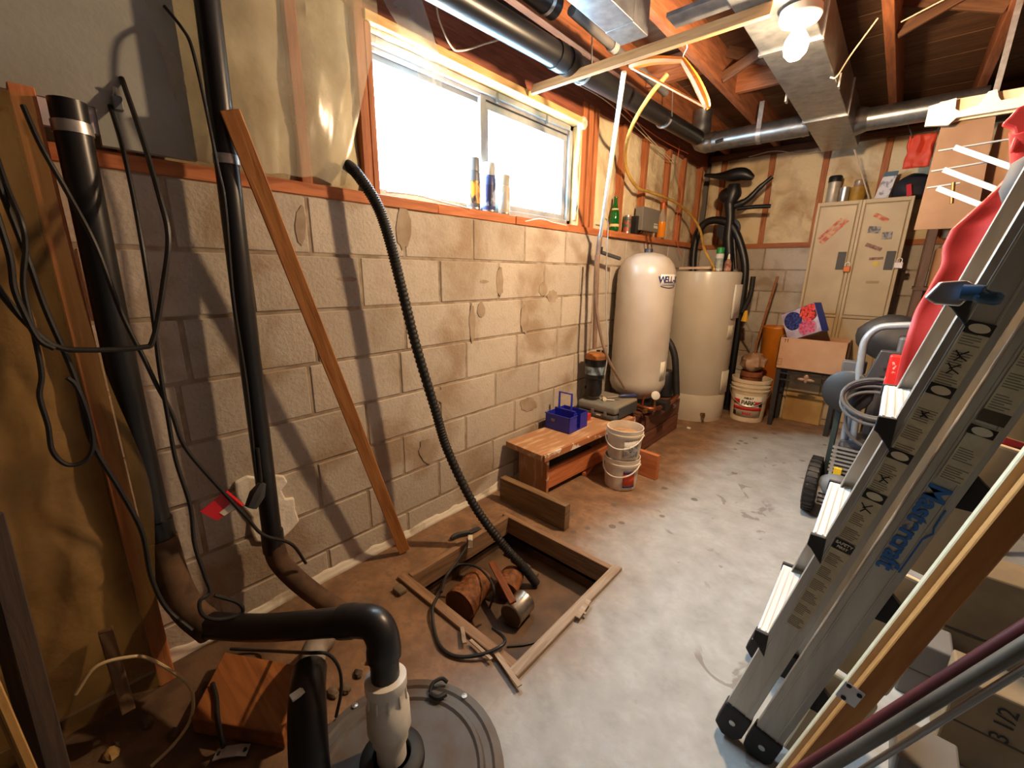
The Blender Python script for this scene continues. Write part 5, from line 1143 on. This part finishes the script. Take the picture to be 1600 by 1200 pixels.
b = MB(); b.ball((1.55,2.66,.20), (.085,.06,.07), 14); b.build('muffler', mat('grey_cover', (112,118,124), None, rough=.5), pw, True)
MB().box((1.475,2.62,.09),(1.60,2.72,.20)).build('pump', mat('pump_white', (200,204,208), (130,120,116), 24, .4, contrast=(.5,.6)), pw, bevel=.015)
for i in range(3): MB().box((1.485,2.617,.105+.025*i),(1.58,2.62,.115+.025*i)).build('vent_slot', M_ink, pw)
wz = .155
for wx in (1.445,1.86):
    wh_ = MB().lathe([(.06,-.028),(.13,-.03),(.150,-.022),(.154,0),(.150,.022),(.13,.03),(.06,.028)], (wx,2.74,wz), (1,0,0), 36).build('wheel', M_rub, pw, True)
    for k in range(30):
        t = 2*PI*k/30; d = Vector((0,math.cos(t),math.sin(t))); tt = Vector((.5,-math.sin(t)*.5,math.cos(t)*.5)).normalized()
        c = Vector((wx,2.74,wz))+d*.151
        MB().bar(c-Vector((.025,0,0)), c+Vector((.025,0,0)), .012, .010, d).build('tread_lug', M_rub, wh_)
    MB().lathe([(0,-.02),(.062,-.022),(.07,-.012),(.07,.012),(.062,.022),(0,.02)], (wx,2.74,wz), (1,0,0), 20).build('hub', M_steel, wh_, True)
MB().tube([(1.445,2.74,wz),(1.86,2.74,wz)], .010, 10).build('axle', M_steel, pw, True)
b = MB(); b.ball((0,0,0), (.17,.12,.13), 20)
for v in b.v: v += v.normalized()*.03*nse(v.x*9,v.y*9,v.z*9); v += Q(1400,530,3.15)
t = b.build('dark_bag', mat('grey_black_bag', (60,58,56), (34,32,32), 8, .6), None, True); tag(t, 'dark stuffed bag behind the handle of the pressure washer', 'bag')
tag(MB().box((1.60,3.06,0),(1.98,3.30,.83)).build('storage_drum', mat('dark_drum', (52,44,40), None, rough=.7), None, bevel=.03), 'dark upright bin under the stuffed bag behind the pressure washer', 'bin')

# ================================================================== aluminium stepladder
ld_ = thing('step_ladder', 'folded aluminium stepladder with yellow safety labels leaning to the right', 'ladder', (1.5,1.25,0))
U = Vector((.290,0,1.329)).normalized(); V = Vector((U.z,0,-U.x))         # up the rail, across the rail
O = Vector((1.446,1.1,.065))
RW, LEN = .064, 2.05
M_alu2 = mat('brushed_aluminium', (186,184,178), (168,164,156), 5, .42, .65, stretch=(6,6,.5))
M_foot = mat('ladder_foot', (40,40,42), None, rough=.7)
def rail(o, d, ln, name='rail'):
    """C-channel: web in the outer plane, two flanges turned inwards; d = +1 inwards is +y"""
    b = MB(); t = .003; fl = .028
    def bx(a0,a1,y0,y1): b.prism([(0,a0),(ln,a0),(ln,a1),(0,a1)], o+Vector((0,y0,0)), U, V, (y1-y0)*(1 if U.cross(V).y > 0 else -1))
    if d > 0: bx(0,RW,0,t); bx(0,t,t,fl); bx(RW-t,RW,t,fl)
    else: bx(0,RW,-t,0); bx(0,t,-fl,-t); bx(RW-t,RW,-fl,-t)
    for a in (.012,RW-.016): bx(a,a+.004,(-.0015 if d>0 else 0),(0 if d>0 else .0015))
    return b.build(name, M_alu2, ld_, False, bevel=.0008)
S0 = U*.02
rail(O+S0, 1, LEN); rail(O+Vector((0,.35,0))+S0, -1, LEN)
O2 = O+V*(RW+.014)-U*.002
rail(O2+S0, 1, LEN-.02); rail(O2+Vector((0,.35,0))+S0, -1, LEN-.02)
for o in (O,O2,O+Vector((0,.35,0)),O2+Vector((0,.35,0))):
    y0 = -.006 if o.y < 1.2 else -.026
    poly = [(.055,-.003),(.055,RW+.003),(-.02,RW+.003),(-.048,RW*.8),(-.052,RW*.35),(-.03,-.003)]
    f_ = MB().prism(poly, o+Vector((0,y0,0)), U, V, .034*(1 if U.cross(V).y > 0 else -1)).build('foot', M_foot, ld_, bevel=.004)
    if o.y < 1.2: MB().lathe([(.008,0),(.008,.003),(.0,.004)], o+U*.01+V*RW*.5+Vector((0,y0,0)), (0,-1,0), 14).build('rivet', M_bolt, f_)
# steps and brackets
for i,z in enumerate((.375,.69,.99,1.245)):
    s = (z-O.z)/U.z; c = O+U*s
    st_ = MB().bar(c+Vector((.012,.006,0)), c+Vector((.012,.345,0)), .066, .03, (0,0,1)).build('step', mat('tread_aluminium', (206,210,214), None, rough=.5, metal=.25), ld_, bevel=.003)
    for k in range(4): MB().bar(c+Vector((-.016+.014*k,.01,.016)), c+Vector((-.016+.014*k,.34,.0152)), .004, .0016).build('tread_rib', MATS['tread_aluminium'], st_)
    for y in (.0,.355): MB().prism([(-.016,-.024),(.014,-.026),(.02,-.018),(.052,.006),(-.016,.006)], c+Vector((0,y-.004,0)), (0,0,-1), (1,0,0), -.012).build('bracket', M_foot, ld_, bevel=.002)
    c2 = O2+U*(s-.08)+V*RW
    if i < 4: 
        MB().prism([(-.03,0),(.045,0),(.02,.04),(-.02,.045)], c2+Vector((0,.008,0)), U, V, .02).build('bracket', M_foot, ld_, bevel=.003)
# printed labels on the rails
M_yl = mat('safety_label', (206,199,174), (194,186,160), 60, .6)
M_small = mat('small_print', (198,192,158), (128,122,104), 130, .7, stretch=(.5,1,1.6), contrast=(.46,.54))
YN = 1.1-.0016
def lab(o, s0, s1, a0, a1, m, name='label', th=.0008, lift=0):
    return MB().prism([(s0,a0),(s1,a0),(s1,a1),(s0,a1)], Vector((o.x,YN-lift,o.z)), U, V, th*(-1 if U.cross(V).y > 0 else 1)).build(name, m, ld_)
def lines(o, s, a0, a1):
    b = MB(); p = Vector((o.x,YN-.0011,o.z))
    for q in range(6):
        e = a0+(a1-a0)*random.uniform(.55,1); b.bar(p+U*(s+.0048*q)+V*a0, p+U*(s+.0048*q)+V*e, .0018, .0004, (0,1,0))
    b.build('small_print', M_print, ld_)
M_print = mat('grey_print', (120,114,100), None, rough=.7)
for s0,s1 in ((.40,.645),(.675,.79),(.80,.885),(.89,1.04),(1.045,1.165)):
    lab(O, s0, s1, .016, .052, M_yl)
    n = max(1,int((s1-s0)/.04))
    for k in range(n): lines(O, s0+.005+k*.04, .019, .049)
def headline(o, s, w=.022, oval=True):
    lab(o, s, s+w, .016, .052, M_ink, 'warning_heading', .0006, .0016)
    if oval:
        b = MB(); b.prism([(s+w/2+.008*math.sin(t),.034+.014*math.cos(t)) for t in np.linspace(0,2*PI,22)[:-1]], Vector((o.x,YN-.0024,o.z)), U, V, -.0005 if U.cross(V).y > 0 else .0005); b.build('oval_print', M_label, ld_)
for s in (.785,.885,1.03,1.15): headline(O, s)
headline(O, .648, .022, False)
text('safety_text', 'SAFETY', .0095, Vector((O.x,YN-.0024,O.z))+U*.664+V*.034, V, U, M_label, ld_, bold=.0002); text('safety_text', 'FIRST', .0085, Vector((O.x,YN-.0024,O.z))+U*.654+V*.034, V, U, M_label, ld_, bold=.0002)
for s,k in ((.765,1.3),(.84,1.),(.99,.8),(1.085,1.2),(1.11,1.2)):
    p = Vector((O.x,YN-.002,O.z))+U*s+V*.032; b = MB()
    for q,w in (((-.008,.006),(.0,-.002)),((.0,-.002),(.009,-.006)),((-.004,-.002),(.006,.008)),((.0,-.002),(-.004,-.010))): b.bar(p+V*q[0]*k+U*q[1]*k, p+V*w[0]*k+U*w[1]*k, .0022, .0006, (0,1,0))
    b.build('pictogram', M_ink, ld_)
for s0,s1 in ((.885,1.005),(1.035,1.19)):
    lab(O2, s0, s1, .018, .054, M_yl)
    for k in range(int((s1-s0)/.04)): lines(O2, s0+.005+k*.04, .021, .051)
headline(O2, .985, .018); lab(O2, 1.012, 1.035, .018, .054, mat('olive_print', (70,62,48), None), 'warning_heading', .0006, .0016); headline(O2, 1.165, .022, False)
M_mc = mat('blue_print', (36,104,186), None, rough=.5)
text('brand_lettering', 'Mastercraft', .046, Vector((O2.x,YN-.001,O2.z))+U*.765+V*.030, -U, V, M_mc, ld_, bold=.0014)
b = MB(); up_ = Vector((O2.x,YN-.001,O2.z))
for p,q in (((.665,.052),(.755,.052)),((.755,.052),(.775,.060)),((.775,.060),(.787,.056)),((.787,.056),(.83,.055))): b.bar(up_+U*p[0]+V*p[1], up_+U*q[0]+V*q[1], .0028, .0008, (0,1,0))
b.build('brand_roofline', M_mc, ld_)
# clamp with a blue handle on the front rail
cl = thing('spring_clamp', 'metal clamp with a blue rubber handle gripping the ladder rail', 'clamp', W(1490,460,y=1.06))
c = W(1490,460,y=1.07)
MB().prism([(-.035,-.008),(-.02,.02),(.012,.024),(.03,.012),(.012,-.02),(-.02,-.018)], c, (1,0,0), (0,0,1), -.05).build('jaw', M_alu, cl, bevel=.003)
MB().tube(path([c+Vector((.008,-.02,.004)),c+Vector((.03,-.025,.004)),W(1530,462,y=1.045),W(1566,468,y=1.045)],5), [.013]*6+[.012]*6+[.0115]*3+[.008], 12).build('handle', mat('blue_rubber', (40,110,180), (34,70,100), 3, .45), cl, True)
# ---- cream boards and the wooden frame beside the ladder
M_cream = mat('cream_board', (236,214,176), (222,196,152), 3, .6)
dp_ = thing('cream_slab', 'cream painted board with slats standing between the ladder and the wooden frame', 'board', (1.75,1.2,0))
u2 = (W(1600,700,y=1.15)-W(1250,1200,y=1.15)).normalized(); v2 = Vector((u2.z,0,-u2.x)); o2 = W(1262,1195,y=1.15)-u2*(W(1262,1195,y=1.15).z/u2.z)
for s0,s1 in ((.02,.33),(.345,.66),(.675,.99),(1.005,1.32)): MB().prism([(s0,-.06),(s1,-.06),(s1,.025),(s1-.02,.042),(s0+.01,.042),(s0,.03)], o2, u2, v2, .015).build('slat', M_cream, dp_, bevel=.006)
board('back_rail', o2+Vector((0,.03,0))+v2*.02, o2+Vector((0,.03,0))+v2*.02+u2*1.35, .03, .03, M_cream, dp_, up=(0,1,0))
fw = thing('leaning_bed_rail', 'leaning honey-coloured wooden bar with a zinc bracket and a cream inner stile', 'wooden bar', (1.63,.97,0))
a, e = W(1264,1190,y=.97), W(1600,786,y=.97); u3 = (e-a).normalized(); a0_ = a-u3*(a.z/u3.z)
board('bar', a0_, a0_+u3*1.9, .025, .036, wood('honey_pine', (206,146,76), (180,118,56)), fw, up=(-u3.z,0,u3.x))
n3 = Vector((-u3.z,0,u3.x))
board('stile', a0_+n3*.0185+Vector((0,.028,0)), a0_+n3*.026+Vector((0,.028,0))+u3*1.85, .02, .015, M_cream, fw, up=(-u3.z,0,u3.x))
c = W(1331,1086,y=.957); br_ = MB().prism([(-.022,-.014),(.022,-.014),(.022,.020),(-.022,.020)], c, u3, n3, .003).build('bracket', M_zn, fw, bevel=.001)
for q in ((-.015,.008),(.012,-.008),(.018,.012)): MB().lathe([(.0045,0),(.0045,.001),(0,.0015)], c+u3*q[0]+n3*q[1]+Vector((0,-.0035,0)), (0,-1,0), 10).build('screw', M_ink, br_)
# ---- tubes in the lower right corner
for i,(p,q,y,r,m_,lab_) in enumerate((((1300,1195),(1600,1010),.80,.0095,mat('dull_steel_tube', (120,114,104), (84,78,70), 6, .4, .5),'thick dull steel tube leaning across the dark pile'),((1352,1200),(1600,1045),.83,.005,mat('bright_rod', (160,156,150), None, rough=.35, metal=.6),'thin bright steel rod leaning beside the thick tube'),((1310,1165),(1600,982),.84,.009,mat('maroon_tube', (96,34,36), (70,26,28), 8, .5),'dark red tube leaning behind the thick steel tube'))):
    a, e = W(*p,y=y), W(*q,y=y); d = (e-a).normalized(); a = a-d*((a.z-r)/d.z)
    tag(MB().tube([a,a+d*1.5], r, 14).build('steel_tube' if i<2 else 'painted_tube', m_, None, True), lab_, 'tube', 'tubes leaning by the ladder')
# ---- dark pile behind
M_off = mat('offcut_grey', (150,132,104), (124,106,80), 6, .85)
def offcut(px, py, y, w, h, dpt, label, txt=None, m_=M_off, base=.0):
    c = W(px,py,y=y); t = thing('concrete_block', label, 'block', (c.x,y,base), 'blocks in the dark pile')
    MB().box((c.x-w/2,y,base),(c.x+w/2,y+dpt,base+h)).build('block_body', m_, t, bevel=.006)
    MB().box((c.x-w/2+.004,y-.001,base+h*.49),(c.x+w/2-.004,y,base+h*.51)).build('score_line', mat('score', (66,56,46), None), t)
    if txt: text('pencil_mark', txt, .05, (c.x+.0,y-.0015,base+h*.7), (0,0,1), (-1,0,0), M_ink, t)
    return t
offcut(1575,1120,1.45,.20,.26,.12,'pale block with a pencilled measurement in the dark pile','3 1/2')
offcut(1462,1180,1.26,.12,.10,.14,'low grey block half under the leaning tubes',None,mat('grey_block', (120,116,110), None, rough=.9))
offcut(1585,915,1.75,.22,.42,.15,'tall tan block standing behind the leaning wooden frame',None,mat('tan_block', (140,118,86), (116,96,68), 6, .9))
offcut(1440,1060,1.62,.10,.20,.12,'small grey split block beside the wooden frame foot',None,mat('grey_block2', (116,112,108), None, rough=.9))
# ---- bulb
bl = thing('light_bulb', 'lit round bulb in a white lamp holder under the sheet metal duct', 'lamp', (1.16,2.03,2.1))
em = bpy.data.materials.new('bulb_glow'); em.use_nodes = True
bb = em.node_tree.nodes['Principled BSDF']; bb.inputs['Emission Color'].default_value = (1,.72,.38,1); bb.inputs['Emission Strength'].default_value = 30; bb.inputs['Base Color'].default_value = (1,.9,.75,1)
bc = Vector((1.172,2.03,2.085))
MB().lathe([(.0,-.045),(.02,-.04),(.036,-.022),(.04,0),(.036,.022),(.022,.045),(.016,.06)], bc, n=20).build('bulb', em, bl, True)
MB().lathe([(.02,.058),(.03,.062),(.06,.075),(.068,.09),(.066,.112),(0,.112)], bc, n=28).build('lamp_holder', mat('porcelain', (236,230,216), None, rough=.3), bl, True)
ld = bpy.data.lights.new('bulb_light', 'POINT'); ld.energy = BULB_W; ld.color = (1,.68,.40); ld.shadow_soft_size = .042
lo = bpy.data.objects.new('bulb_light', ld); COL.objects.link(lo); lo.location = bc-Vector((0,0,.06)); adopt(lo, bl)
